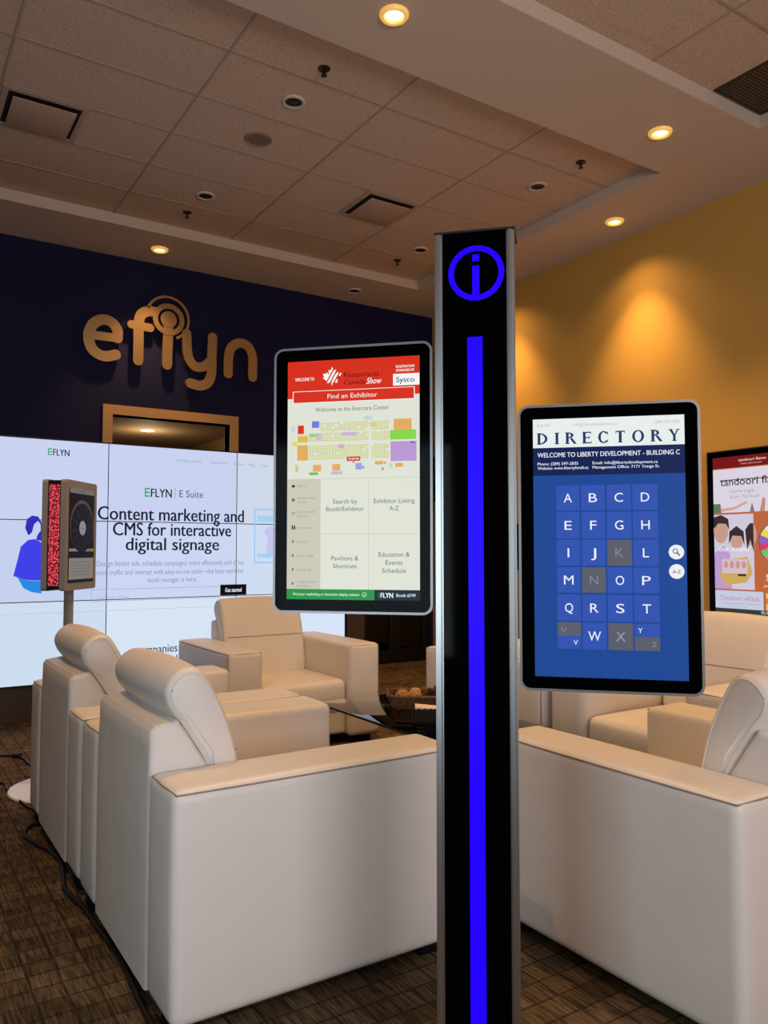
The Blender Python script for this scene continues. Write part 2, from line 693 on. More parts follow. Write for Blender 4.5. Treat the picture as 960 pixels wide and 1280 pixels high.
def strokes_serif(cv, x0, x1, yt, yb, word, col, lay):
    """widely spaced roman capitals with slab serifs and thick and thin strokes"""
    n = len(word)
    th, tn, sr = 0.23, 0.10, 0.07
    shapes = {
        'D': (0.92, [('v', .14, 0, 1), ('arc', .14, .86, 0, 1)]),
        'I': (0.36, [('v', .18, 0, 1)]),
        'R': (0.86, [('v', .14, 0, 1), ('bowl', .14, .66, 0, .52), ('leg',)]),
        'E': (0.72, [('v', .14, 0, 1), ('h', .14, .66, 0), ('h', .14, .56, .5), ('h', .14, .7, 1), ('tick', .66, 0, .2), ('tick', .70, .8, 1), ('tick', .56, .38, .62)]),
        'C': (0.86, [('ring', .45, 40, 320)]),
        'T': (0.80, [('v', .40, 0, 1), ('h', .03, .77, 0), ('tick', .05, 0, .22), ('tick', .75, 0, .22)]),
        'O': (0.98, [('ring', .49, 0, 360)]),
        'Y': (0.84, [('yy',)]),
    }
    tot = sum(shapes[c][0] for c in word)
    hgt = (yb - yt)
    asp = cv.h / cv.w                          # fraction of height -> fraction of width
    cap = hgt * asp
    gap = ((x1 - x0) - tot * cap) / (n - 1)
    x = x0
    for c in word:
        w, ops = shapes[c]

        def X(u):
            return x + u * cap

        def Y(v):
            return yt + v * hgt
        for k, op in enumerate(ops):
            L = lay + 0.1 * (k % 5)
            if op[0] == 'v':
                u = op[1]
                cv.rect(X(u - th / 2), Y(0), X(u + th / 2), Y(1), col, L)
                for yy in (0, 1):
                    ya, yb2 = (0, sr) if yy == 0 else (1 - sr, 1)
                    cv.rect(X(u - .18), Y(ya), X(u + .18), Y(yb2), col, L + .05)
            elif op[0] == 'h':
                ym = op[3]
                ya, yb2 = (0, tn) if ym == 0 else ((1 - tn, 1) if ym == 1 else (ym - tn / 2, ym + tn / 2))
                cv.rect(X(op[1]), Y(ya), X(op[2]), Y(yb2), col, L)
            elif op[0] == 'tick':
                cv.rect(X(op[1] - .03), Y(op[2]), X(op[1] + .03), Y(op[3]), col, L + .3)
            elif op[0] in ('arc', 'bowl'):
                u0, u1, v0, v1 = op[1:]
                m = 16
                vc, hv = (v0 + v1) / 2, (v1 - v0) / 2
                for i in range(m):
                    a, d = -PI / 2 + PI * i / m, -PI / 2 + PI * (i + 1) / m
                    q = []
                    for (ang, inner) in ((a, 0), (d, 0), (d, 1), (a, 1)):
                        rx = (u1 - u0) - inner * th * .95
                        ry = hv - inner * tn
                        q.append((X(u0 + rx * math.cos(ang)), Y(vc + ry * math.sin(ang))))
                    cv.poly(q[::-1], col, L)
            elif op[0] == 'ring':
                uc = op[1]
                m = 30
                a0, a1 = math.radians(op[2]), math.radians(op[3])
                for i in range(m):
                    a, d = a0 + (a1 - a0) * i / m, a0 + (a1 - a0) * (i + 1) / m
                    q = []
                    for (ang, inner) in ((a, 0), (d, 0), (d, 1), (a, 1)):
                        rx = uc - .01 - inner * th * .95
                        ry = .52 - inner * tn
                        q.append((X(uc + rx * math.cos(ang)), Y(.5 - ry * math.sin(ang))))
                    cv.poly(q, col, L)
                if op[2] > 0:
                    cv.rect(X(uc + .30), Y(.04), X(uc + .36), Y(.30), col, L + .3)
                    cv.rect(X(uc + .30), Y(.72), X(uc + .36), Y(.94), col, L + .35)
            elif op[0] == 'leg':
                cv.poly([(X(.34), Y(.52)), (X(.68), Y(1)), (X(.92), Y(1)), (X(.54), Y(.48))], col, L)
            elif op[0] == 'yy':
                cv.poly([(X(.02), Y(0)), (X(.33), Y(.56)), (X(.53), Y(.56)), (X(.24), Y(0))], col, L)
                cv.poly([(X(.66), Y(0)), (X(.42), Y(.5)), (X(.50), Y(.56)), (X(.78), Y(0))], col, L + .1)
                cv.rect(X(.33), Y(.5), X(.53), Y(1), col, L + .2)
                cv.rect(X(.25), Y(1 - sr), X(.61), Y(1), col, L + .3)
                cv.rect(X(-.04), Y(0), X(.30), Y(sr), col, L + .3)
                cv.rect(X(.60), Y(0), X(.86), Y(sr), col, L + .35)
        x += w * cap + gap


# ------------------------------------------------------------------ room shell
WY, WX = 8.07, 5.95            # back wall plane, right wall plane
ZS, ZT = 4.34, 4.44            # soffit underside, tray ceiling
XL, YF = -3.2, -3.2

bm = bmesh.new()
box(bm, XL, 7.2, YF, 12.0, -0.1, 0.0)
struct(from_bm('floor', bm, M_CARPET))


def wall_with_holes(bm, u0, u1, z1, holes, put):
    """holes: (u0, u1, z_top) doorways from the floor"""
    us = u0
    for (a, c, zt) in sorted(holes):
        put(bm, us, a, 0, z1)
        put(bm, a, c, zt, z1)
        us = c
    put(bm, us, u1, 0, z1)


D1 = (1.985, 3.225, 2.728)
D2 = (4.93, 5.90, 2.30)
bm = bmesh.new()
wall_with_holes(bm, XL, WX, 4.6, [D1, D2], lambda b_, a, c, z0, z1: box(b_, a, c, WY, WY + .14, z0, z1))
struct(from_bm('wall_back', bm, M_NAVY))
bm = bmesh.new()
box(bm, WX, WX + .14, YF, WY + .14, 0, 4.6)
struct(from_bm('wall_right', bm, M_TAN))

bm = bmesh.new()
box(bm, XL, WX, YF, WY, ZT, ZT + .12)
struct(from_bm('ceiling', bm, M_TILE))
# dropped plaster soffit round and between the two trays
SB = 7.268
bm = bmesh.new()
box(bm, XL, WX, SB, WY, ZS, ZT - .001)
struct(from_bm('trim_1', bm, M_SOFFIT))
bm = bmesh.new()
box(bm, XL, WX, 3.14, 3.945, ZS, ZT - .001)
struct(from_bm('trim_2', bm, M_SOFFIT))
bm = bmesh.new()
box(bm, 5.15, WX, 3.945, SB, ZS, ZT - .001)
box(bm, 5.185, WX, YF, 3.14, ZS, ZT - .001)
struct(from_bm('trim_3', bm, M_SOFFIT))
# suspended-ceiling grid
bm = bmesh.new()
g = 0.008
for x in (-2.75, -1.62, -.49, .64, 1.772, 2.903, 4.035):
    box(bm, x - g, x + g, 3.945, SB, ZT - .006, ZT)
for x in (-1.62, -.49, .64, 1.772, 2.903, 4.035):
    box(bm, x - g, x + g, YF, 3.14, ZT - .006, ZT)
for y in (4.48, 5.045, 5.61, 6.175, 6.74):
    box(bm, XL, 5.15, y - g, y + g, ZT - .0055, ZT)
for y in (-.25, .315, .88, 1.445, 2.01, 2.575):
    box(bm, XL, 5.185, y - g, y + g, ZT - .0055, ZT)
struct(from_bm('trim_4', bm, M_TBAR))
for nm, dims in (('baseboard_right', (WX - .012, WX, YF, WY, 0, .1)), ('baseboard_back', (3.34, 4.68, WY - .012, WY, 0, .1))):
    struct(box_obj(nm, dims, M_DARK))


# doorway behind the video wall: casing, and the passage it opens on
def casing(name, d, w, m, y0=WY - .02, y1=WY + .16):
    bm = bmesh.new()
    a, c, z = d
    box(bm, a - w, a, y0, y1, 0, z + w)
    box(bm, c, c + w, y0, y1, 0, z + w)
    box(bm, a, c, y0, y1, z, z + w)
    o = from_bm(name, bm, m)
    return struct(o)


d1 = casing('door_1', D1, .095, M_TRIMWOOD)
M_PASS = mat('passage_paint', (150, 112, 70), rough=0.7)
bm = bmesh.new()
box(bm, .6, .7, WY + .14, 11.9, 0, 2.86)
box(bm, 3.86, 3.96, WY + .14, 11.9, 0, 2.86)
box(bm, .7, 3.86, 11.8, 11.9, 0, 2.86)
struct(from_bm('wall_passage', bm, M_PASS))
bm = bmesh.new()
box(bm, .6, 3.96, WY + .14, 11.9, 2.86, 2.92)
struct(from_bm('ceiling_passage', bm, mat('passage_ceiling_paint', (170, 140, 104), rough=0.8)))

# smoked glass double door at the corner
bm = bmesh.new()
a, c, z = D2
box(bm, 4.69, a, WY - .02, WY + .16, 0, z + .2)
box(bm, a, c + .04, WY - .02, WY + .16, z, z + .2)
struct(from_bm('trim_5', bm, mat('brown_casing', (84, 66, 56), rough=0.5)))
d2 = bpy.data.objects.new('door_2', None)
COL.objects.link(d2)
d2.location = (a, WY + .03, 0)
struct(d2)
M_BLACKMETAL = mat('black_door_metal', (16, 15, 16), rough=0.4)
for k, (x0, x1) in enumerate(((0.0, .485), (.487, .97))):
    bm = bmesh.new()
    box(bm, x0, x0 + .06, 0, .045, .01, z)
    box(bm, x1 - .10, x1, 0, .045, .01, z)
    box(bm, x0 + .06, x1 - .10, 0, .045, .01, .16)
    box(bm, x0 + .06, x1 - .10, 0, .045, z - .1, z)
    from_bm('door_frame', bm, M_BLACKMETAL, d2)
    box_obj('glass_pane', (x0 + .06, x1 - .10, .018, .026, .16, z - .1), M_DOORGLASS, d2)
    bm = bmesh.new()
    xx = x1 - .05 if k == 0 else x0 + .03
    tube(bm, [(xx, -.05, .75), (xx, -.05, 1.35)], .009)
    for zz in (.8, 1.3):
        tube(bm, [(xx, -.05, zz), (xx, .0, zz)], .007)
    from_bm('door_handle', bm, M_ALU, d2, smooth=True)
bm = bmesh.new()
box(bm, 4.4, 4.5, WY + .14, 11.0, 0, 2.9)
box(bm, 6.5, 6.6, WY + .14, 11.0, 0, 2.9)
box(bm, 4.5, 6.5, 10.9, 11.0, 0, 2.9)
box(bm, 4.4, 6.6, WY + .14, 11.0, 2.9, 3.0)
struct(from_bm('wall_lobby', bm, mat('lobby_paint', (96, 70, 44), rough=0.7)))


# ------------------------------------------------------------------ ceiling fittings
def lit_downlight(x, y, z, label, power=70, size=84, group='lit warm downlights in the soffit', lens=True, blend=.75):
    t = thing('downlight', label, 'ceiling light', (x, y, z), 0, group)
    bm = bmesh.new()
    lathe(bm, [(.052, 0), (.052, -.012), (.058, -.020), (.074, -.020), (.082, -.008), (.082, 0)], 36)
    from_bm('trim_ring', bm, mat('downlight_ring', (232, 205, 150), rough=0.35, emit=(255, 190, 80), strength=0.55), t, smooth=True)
    bm = bmesh.new()
    lathe(bm, [(.0, -.010), (.030, -.010), (.046, -.006), (.052, -.002)], 32)
    from_bm('lamp_lens', bm, mat('downlight_lens', (255, 240, 200), rough=0.3, emit=(255, 226, 160), strength=3.0), t, smooth=True)
    s = spot('downlight_beam', (x, y, z - .035), power, size, blend)
    if x > 5.4:          # the wall washers also spill a wide, weak cone
        spot('downlight_spill', (x, y, z - .035), 38, 125, 1.0)
    return t


lit_downlight(2.355, 3.54, ZS, 'lit warm downlight nearest the camera at the top centre of the photo', 215, 110)
lit_downlight(4.628, 3.545, ZS, 'lit warm downlight in the plaster band left of the black return grille', 190, 92)
lit_downlight(5.555, 4.76, ZS, 'lit warm downlight over the tan wall, casting the large scallop of light', 250, 76, blend=1.0)
lit_downlight(5.555, 6.55, ZS, 'lit warm downlight over the tan wall, hidden behind the kiosk column', 250, 76, blend=1.0)
lit_downlight(2.31, 7.65, ZS, 'lit warm downlight over the navy wall above the metal letters', 130, 80)
# the same row of lamps goes on outside the frame
for k, (x, y, p, s_) in enumerate(((.08, 3.54, 150, 110), (-.1, 7.65, 80, 80), (4.628, .3, 120, 110))):
    spot('downlight_beam', (x, y, ZS - .03), p, s_, .75)


def dark_can(x, y, z, label, r=.075):
    t = thing('recessed_can', label, 'ceiling light', (x, y, z))
    bm = bmesh.new()
    lathe(bm, [(r * .78, 0), (r * .78, -.010), (r * .92, -.014), (r * 1.05, -.010), (r * 1.1, 0)], 32)
    from_bm('trim_ring', bm, M_WHITEPAINT, t, smooth=True)
    bm = bmesh.new()
    lathe(bm, [(0, -.001), (r * .45, -.001), (r * .5, -.004), (r * .62, -.002), (r * .66, -.006), (r * .79, -.004)], 32)
    from_bm('baffle', bm, mat('can_baffle', (22, 18, 16), rough=0.4), t, smooth=True)
    return t


dark_can(2.346, 4.77, ZT, 'unlit recessed can between the round speaker and the nearest sprinkler')
dark_can(2.35, 6.48, ZT, 'unlit recessed can in the tiles above the letter f of the wall sign')
dark_can(4.638, 4.79, ZT, 'unlit recessed can in the tiles above the right of the kiosk column')
dark_can(4.629, 6.48, ZT, 'small unlit recessed can just left of the kiosk column top')
dark_can(4.56, 7.68, ZS, 'unlit recessed can in the soffit over the navy wall by the corner')


def sprinkler(x, y, z, label):
    t = thing('sprinkler', label, 'sprinkler', (x, y, z))
    bm = bmesh.new()
    lathe(bm, [(0, 0), (.040, 0), (.038, -.006), (.020, -.010), (0, -.010)], 24)
    from_bm('escutcheon', bm, mat('sprinkler_bronze', (52, 38, 30), rough=0.4, metal=0.5), t, smooth=True)
    bm = bmesh.new()
    tube(bm, [(0, 0, -.008), (0, 0, -.030)], .010, 10)
    for s in (-1, 1):
        tube(bm, [(s * .010, 0, -.030), (s * .014, 0, -.036), (s * .004, 0, -.046)], .0035, 6)
    lathe(bm, [(0, -.045), (.019, -.045), (.019, -.049), (0, -.049)], 16)
    from_bm('spray_head', bm, mat('sprinkler_bronze', (52, 38, 30)), t, smooth=True)


sprinkler(2.344, 4.33, ZT, 'small dark sprinkler head nearest the camera, in front of a recessed can')
sprinkler(2.33, 6.90, ZT, 'small dark sprinkler head closest to the lit soffit lamp over the letters')
sprinkler(4.634, 4.30, ZT, 'small dark sprinkler head right of the kiosk near the end of the grey lip')
sprinkler(4.60, 6.85, ZT, 'small dark sprinkler head just left of the kiosk column top')

sp = thing('ceiling_speaker', 'round brown ceiling speaker grille in the tiles', 'speaker', (2.347, 5.36, ZT))
bm = bmesh.new()
lathe(bm, [(.088, 0), (.088, -.010), (.097, -.012), (.105, -.004), (.105, 0)], 40)
from_bm('rim', bm, mat('speaker_rim', (150, 126, 108), rough=0.6), sp, smooth=True)
bm = bmesh.new()
lathe(bm, [(0, -.008), (.05, -.0075), (.089, -.005)], 40)
gm = mat('speaker_grille', (128, 104, 92), rough=0.7)
add_bump(gm, 400, 0.6, 0.002)
from_bm('grille', bm, gm, sp, smooth=True)


def diffuser(x, y, label):
    t = thing('air_diffuser', label, 'vent', (x, y, ZT))
    bm = bmesh.new()
    for (a_, c_, e_, f_) in ((-.272, .272, -.272, -.235), (-.272, .272, .235, .272), (-.272, -.235, -.235, .235), (.235, .272, -.235, .235)):
        box(bm, a_, c_, e_, f_, -.012, 0)
    from_bm('frame', bm, mat('diffuser_frame', (176, 158, 140), rough=0.5), t)
    box_obj('throat', (-.235, .235, -.235, .235, -.004, 0), mat('duct_shade', (26, 20, 16), rough=0.8), t)  # dark plate on the ceiling, painted for the shade inside the duct opening
    box_obj('face_panel', (-.205, .205, -.205, .205, -.034, -.026), mat('diffuser_panel', (182, 156, 136), rough=0.6), t, bevel=.003)
    for sx in (-1, 1):
        for sy in (-1, 1):
            box_obj('hanger', (sx * .15 - .006, sx * .15 + .006, sy * .15 - .006, sy * .15 + .006, -.027, -.003), M_DARK, t)


diffuser(.922, 5.892, 'square plaque air diffuser at the left edge of the tiled ceiling')
diffuser(3.755, 5.892, 'square plaque air diffuser left of the kiosk top in the tiled ceiling')
rg = thing('return_grille', 'black square return air grille at the top right corner of the ceiling', 'vent', (4.91, 2.853, ZT))
bm = bmesh.new()
for (a_, c_, e_, f_) in ((-.272, .272, -.272, -.255), (-.272, .272, .255, .272), (-.272, -.255, -.255, .255), (.255, .272, -.255, .255)):
    box(bm, a_, c_, e_, f_, -.008, 0)
gk = mat('grille_black', (44, 37, 32), rough=0.6)
from_bm('frame', bm, gk, rg)
bm = bmesh.new()
for k in range(22):
    y_ = -.25 + k * .0238
    box(bm, -.255, .255, y_ - .007, y_ + .007, -.006, -.001)
from_bm('louvre', bm, gk, rg)
pl_ = thing('passage_lamp', 'lit white ceiling lamp in the passage seen through the cased doorway', 'ceiling light', (2.84, 9.80, 2.86))
bm = bmesh.new()
lathe(bm, [(.075, 0), (.085, -.010), (.095, -.006), (.10, 0)], 28)
from_bm('trim_ring', bm, M_WHITEPAINT, pl_, smooth=True)
bm = bmesh.new()
lathe(bm, [(0, -.012), (.04, -.011), (.076, -.006)], 28)
from_bm('lens', bm, mat('passage_lens', (255, 240, 220), emit=(255, 240, 215), strength=2.2), pl_, smooth=True)
d = bpy.data.lights.new('passage_beam', 'POINT')
d.energy = 9
d.color = (1, .78, .5)
d.shadow_soft_size = .1
o = bpy.data.objects.new('passage_beam', d)
COL.objects.link(o)
o.location = (2.84, 9.8, 2.6)


# ------------------------------------------------------------------ brass letters on the navy wall
def ribbon(bm, pts, w, y0, y1, n=8, closed=False, cap=True):
    """flat rounded stroke in the XZ plane, from depth y0 (front) to y1"""
    P = smooth_open([(p[0], p[1]) for p in pts], n) if len(pts) > 2 else [Vector(p) for p in pts]
    L, R = [], []
    h = w / 2
    for i, p in enumerate(P):
        t = (P[min(i + 1, len(P) - 1)] - P[max(i - 1, 0)]).normalized()
        nn = Vector((-t[1], t[0]))
        L.append(p + nn * h)
        R.append(p - nn * h)
    t1 = (P[-1] - P[-2]).normalized()
    t0 = (P[0] - P[1]).normalized()

    def fan(c, t):
        nn = Vector((-t[1], t[0]))
        return [c + (nn * math.cos(a) + t * math.sin(a)) * h for a in [PI * k / 8 for k in range(1, 8)]]
    fr, bk = {}, {}

    def V(p, yy):
        return bm.verts.new((p[0], yy, p[1]))
    LF, LB = [V(p, y0) for p in L], [V(p, y1) for p in L]
    RF, RB = [V(p, y0) for p in R], [V(p, y1) for p in R]
    for i in range(len(P) - 1):
        bm.faces.new((LF[i], LF[i + 1], RF[i + 1], RF[i]))
        bm.faces.new((LB[i], LB[i + 1], RB[i + 1], RB[i]))
        bm.faces.new((LF[i], LF[i + 1], LB[i + 1], LB[i]))
        bm.faces.new((RF[i], RF[i + 1], RB[i + 1], RB[i]))
    e1 = fan(P[-1], t1)
    EF, EB = [LF[-1]] + [V(p, y0) for p in e1] + [RF[-1]], [LB[-1]] + [V(p, y1) for p in e1] + [RB[-1]]
    e0 = fan(P[0], t0)
    SF, SB_ = [RF[0]] + [V(p, y0) for p in e0] + [LF[0]], [RB[0]] + [V(p, y1) for p in e0] + [LB[0]]
    for A, B in ((EF, EB), (SF, SB_)):
        bm.faces.new(A)
        bm.faces.new(B)
        for i in range(len(A) - 1):
            bm.faces.new((A[i], A[i + 1], B[i + 1], B[i]))


def annulus(bm, cx, cz, ro, ri, y0, y1, n=48, a0=0, a1=360):
    full = a1 - a0 == 360
    m = n if full else n + 1
    ang = [math.radians(a0 + (a1 - a0) * k / n) for k in range(m)]
    rows = [[bm.verts.new((cx + r * math.cos(a), yy, cz + r * math.sin(a))) for a in ang] for r in (ro, ri) for yy in (y0, y1)]
    for k in range(n):
        q = (k + 1) % m
        for A, B in ((0, 1), (2, 3), (0, 2), (1, 3)):
            bm.faces.new((rows[A][k], rows[A][q], rows[B][q], rows[B][k]))
    if not full:
        for k in (0, -1):
            bm.faces.new((rows[0][k], rows[1][k], rows[3][k], rows[2][k]))


SX, SZ, SY = 2.5, 3.45, WY
sign = thing('wall_sign', 'brushed brass lettering with antenna rings mounted on the navy wall above the doorway', 'sign', (SX, SY, SZ))
YA, YB = -.075, -.03
W_ = .103


def letter(name, strokes, extra=None):
    bm = bmesh.new()
    for k, (pts, w) in enumerate(strokes):
        ribbon(bm, [(x_ - SX, z_ - SZ) for x_, z_ in pts], w, YA - .0008 * k, YB)
    if extra:
        extra(bm)
    o = from_bm(name, bm, M_SIGN, sign)
    pts = strokes[0][0]
    for (x_, z_) in (pts[0], pts[-1]):
        bm = bmesh.new()
        tube(bm, [(x_ - SX, YB - .005, z_ - SZ), (x_ - SX, 0, z_ - SZ)], .008, 8)
        from_bm('standoff', bm, M_DARK, o)
    return o


letter('letter', [([(2.005, 3.484), (2.001, 3.565), (1.950, 3.632), (1.869, 3.650), (1.786, 3.608), (1.738, 3.525), (1.732, 3.43), (1.764, 3.345), (1.831, 3.297), (1.907, 3.288), (1.990, 3.316)], W_),
                  ([(1.765, 3.481), (1.995, 3.484)], .085)])
letter('letter', [([(2.212, 3.288), (2.213, 3.496), (2.213, 3.67), (2.238, 3.762), (2.305, 3.807), (2.37, 3.812)], W_), ([(2.14, 3.645), (2.328, 3.637)], .085)])


def rings(bm):
    cx, cz = 2.519 - SX, 3.754 - SZ
    annulus(bm, cx, cz, .088, .0, YA - .004, YB, a0=0, a1=360) if False else annulus(bm, cx, cz, .085, .012, YA - .003, YB)
    annulus(bm, cx, cz, .165, .112, YA - .004, YB)
    annulus(bm, cx - .008, cz + .016, .232, .205, YA, YB, a0=-65, a1=160)


letter('letter', [([(2.508, 3.281), (2.513, 3.52), (2.518, 3.75)], W_)], rings)
letter('letter', [([(2.995, 3.636), (2.989, 3.459), (2.985, 3.25), (2.945, 3.145), (2.862, 3.104), (2.758, 3.118)], W_),
                  ([(2.711, 3.637), (2.720, 3.464), (2.747, 3.362), (2.812, 3.301), (2.904, 3.314), (2.974, 3.381)], W_ * .96)])
letter('letter', [([(3.173, 3.27), (3.175, 3.43), (3.197, 3.541), (3.261, 3.605), (3.33, 3.622), (3.405, 3.593), (3.448, 3.51), (3.456, 3.43), (3.455, 3.265)], W_)])

# ------------------------------------------------------------------ video wall
VX0, VX1, VZ0, VZ1, VY = .515, 4.008, .289, 2.281, 6.92
PW, PH = (VX1 - VX0) / 3, (VZ1 - VZ0) / 3
vw = thing('video_wall', 'large bright video wall of nine panels showing a blue and white web page', 'video wall', ((VX0 + VX1) / 2, VY, 0))
VCX = (VX0 + VX1) / 2
box_obj('plinth', (VX0 - VCX, VX1 - VCX, .03, .34, 0, VZ0 - .012), M_PLINTH, vw)
box_obj('cabinet', (VX0 - VCX - .012, VX1 - VCX + .012, .032, .34, VZ0 - .012, VZ1 + .012), M_DARK, vw)
tints = [[(200, 210, 240), (200, 210, 240), (206, 216, 234)], [(196, 208, 238), (204, 214, 244), (206, 220, 242)], [(204, 221, 240), (214, 228, 244), (216, 228, 248)]]
for r in range(3):
    for c_ in range(3):
        x0 = VX0 + c_ * PW - VCX
        z1 = VZ1 - r * PH
        bm = bmesh.new()
        box(bm, x0 + .001, x0 + PW - .001, .004, .032, z1 - PH + .001, z1 - .001)
        o = from_bm('display_panel', bm, M_DARK, vw)
        bm = bmesh.new()
        e = .0035
        v = [bm.verts.new(p) for p in ((x0 + e, .003, z1 - PH + e), (x0 + PW - e, .003, z1 - PH + e), (x0 + PW - e, .003, z1 - e), (x0 + e, .003, z1 - e))]
        bm.faces.new(v)
        from_bm('lit_screen', bm, emit(tints[r][c_], 1.0), o)


def vtf(x, y, z):
    return (x - VCX, .003 - z, y)


cv = Canvas(vtf, 1, 1, 1.0, .0008)
cv.P = lambda fx, fy, lay: vtf(fx, fy, (cv.cur['z'] + lay) * .0008)       # metres straight from the wall: x, z
# (text() measures downwards, so world heights go in as ytop > ybase)
INK = (28, 34, 52)
GREY = (136, 144, 168)
cv.part('page_headline', 1)
cv.text('Content marketing and', 1.596, 2.916, 1.752, 1.632, INK, bold=.025)
cv.text('CMS for interactive', 1.723, 2.791, 1.618, 1.499, INK, bold=.025)
cv.text('digital signage', 1.832, 2.676, 1.487, 1.372, INK, bold=.025)
cv.part('page_text', 1)
cv.text('Design better ads, schedule campaigns more effectively and drive', 1.596, 2.914, 1.284, 1.238, GREY)
cv.text('more traffic and interest with easy-to-use tools\u2014the best real-time', 1.584, 2.912, 1.208, 1.162, GREY)
cv.text('kiosk manager is here.', 2.028, 2.467, 1.137, 1.092, GREY)
cv.text('Your email address', 1.60, 1.87, .995, .962, (176, 186, 210))
cv.text('companies', 1.925, 2.297, .552, .478, INK, bold=.01)
cv.text('and beyond', 1.905, 2.297, .455, .381, INK, bold=.01)
for (s, x0, x1) in (('Digital Signage Solutions', 2.262, 2.50), ('Case Studies', 2.575, 2.745), ('Support', 2.81, 2.91), ('Blog', 2.96, 3.02), ('Login', 3.08, 3.16)):
    cv.text(s, x0, x1, 2.19, 2.165, (150, 158, 184))
cv.part('page_logo', 1)
for (x0, x1, zb, zt_, suite) in ((1.99, 2.23, 1.838, 1.916, True), (1.195, 1.362, 2.151, 2.208, False)):
    h_ = zt_ - zb
    ex1 = x0 + h_ * .58
    for (a_, c_) in ((0, .16), (.42, .58), (.84, 1)):
        cv.rect(x0, zb + h_ * c_, ex1, zb + h_ * a_, (40, 170, 110))
    cv.rect(x0, zt_, x0 + h_ * .14, zb, (40, 170, 110), .2)
    cv.text('FLYN', ex1 + h_ * .1, x1, zt_, zb, (18, 20, 26), bold=.025)
cv.rect(2.257, 1.93, 2.262, 1.825, GREY)
cv.text('E Suite', 2.298, 2.518, 1.912, 1.846, (74, 82, 104))
cv.part('page_form', 1)
LN = (166, 176, 208)
cv.rect(1.554, 1.043, 2.687, 1.038, LN)
cv.rect(1.554, .944, 2.687, .939, LN)
cv.rect(1.554, 1.038, 1.559, .944, LN)
cv.rect(2.690, 1.056, 2.946, .958, (10, 10, 14), .3)
cv.text('Get started', 2.738, 2.898, 1.027, .988, (236, 240, 250), .6, bold=.03)
cv.rect(VX0 + .01, .862, VX1 - .01, .858, (186, 196, 222))
cv.part('page_illustration', 1)
BL, BL2, CY = (62, 62, 232), (46, 40, 186), (36, 138, 226)
# the woman: hair, face, sweater, skirt
cv.poly([(1.06, 1.49), (1.035, 1.55), (1.045, 1.62), (1.085, 1.652), (1.13, 1.645), (1.155, 1.60), (1.165, 1.52), (1.19, 1.44), (1.12, 1.455), (1.13, 1.53), (1.09, 1.52)], BL2)
cv.poly([(1.085, 1.51), (1.10, 1.58), (1.13, 1.61), (1.15, 1.58), (1.152, 1.53), (1.13, 1.50), (1.115, 1.455), (1.08, 1.455)], (196, 206, 244), .4)
cv.poly([(1.06, 1.455), (1.005, 1.40), (.985, 1.30), (.955, 1.165), (1.06, 1.13), (1.165, 1.125), (1.172, 1.25), (1.165, 1.33), (1.185, 1.39), (1.15, 1.44), (1.11, 1.462)], BL, .6)
cv.poly([(.985, 1.158), (1.06, 1.128), (1.165, 1.122), (1.168, 1.02), (1.09, 1.035), (1.03, 1.07)], CY, .3)
for (x0, z0, x1, z1, col) in ((1.165, 1.83, 1.225, 1.60, (170, 206, 244)), (1.182, 1.745, 1.222, 1.703, (236, 222, 60)), (1.19, 1.30, 1.24, 1.24, (110, 176, 240))):
    cv.rect(x0, z1, x1, z0, col, .1)
PALE = (150, 200, 240)
for (x0, x1, z0, z1) in ((3.02, 3.42, 1.250, 1.262), (3.02, 3.42, 1.752, 1.764), (3.02, 3.032, 1.262, 1.752), (3.408, 3.42, 1.262, 1.752)):
    cv.rect(x0, z1, x1, z0, PALE)
for (z0, z1) in ((1.30, 1.34), (1.64, 1.70)):
    cv.rect(3.05, z1, 3.39, z0, (164, 210, 244), .2)
cv.poly([(3.14, 1.34), (3.16, 1.48), (3.12, 1.56), (3.17, 1.60), (3.24, 1.58), (3.26, 1.46), (3.24, 1.34)], (198, 196, 240), .3)
cv.finish(vw)


# ------------------------------------------------------------------ information kiosk
KX, KY, KROT = 1.3111, 1.5897, math.radians(-45.48)
kiosk = thing('information_kiosk', 'tall black information kiosk column with glowing blue bar and two portrait touch screens', 'kiosk', (KX, KY, 0), KROT)
box_obj('base_plate', (-.15, .15, -.02, .16, 0, .012), M_DARK, kiosk, bevel=.003)
box_obj('column', (-.100, .098, .008, .108, .012, 2.205), M_DARK, kiosk)
for (x0, x1) in ((-.1065, -.0855), (.0825, .1035)):
    bm = bmesh.new()
    box(bm, x0, x1, 0, .024, .012, 2.208)
    bmesh.ops.bevel(bm, geom=[e for e in bm.edges if abs(e.verts[0].co.z - e.verts[1].co.z) > 1], offset=.006, segments=4, affect='EDGES')
    from_bm('edge_trim', bm, M_ALU, kiosk, smooth=True)
box_obj('front_glass', (-.0855, .0825, .002, .008, .012, 2.208), M_GLOSS, kiosk)
box_obj('top_cap', (-.108, .105, -.001, .11, 2.208, 2.2135), M_DARK, kiosk)


def ktf(x, y, z):
    return (x, .002 - z, y)


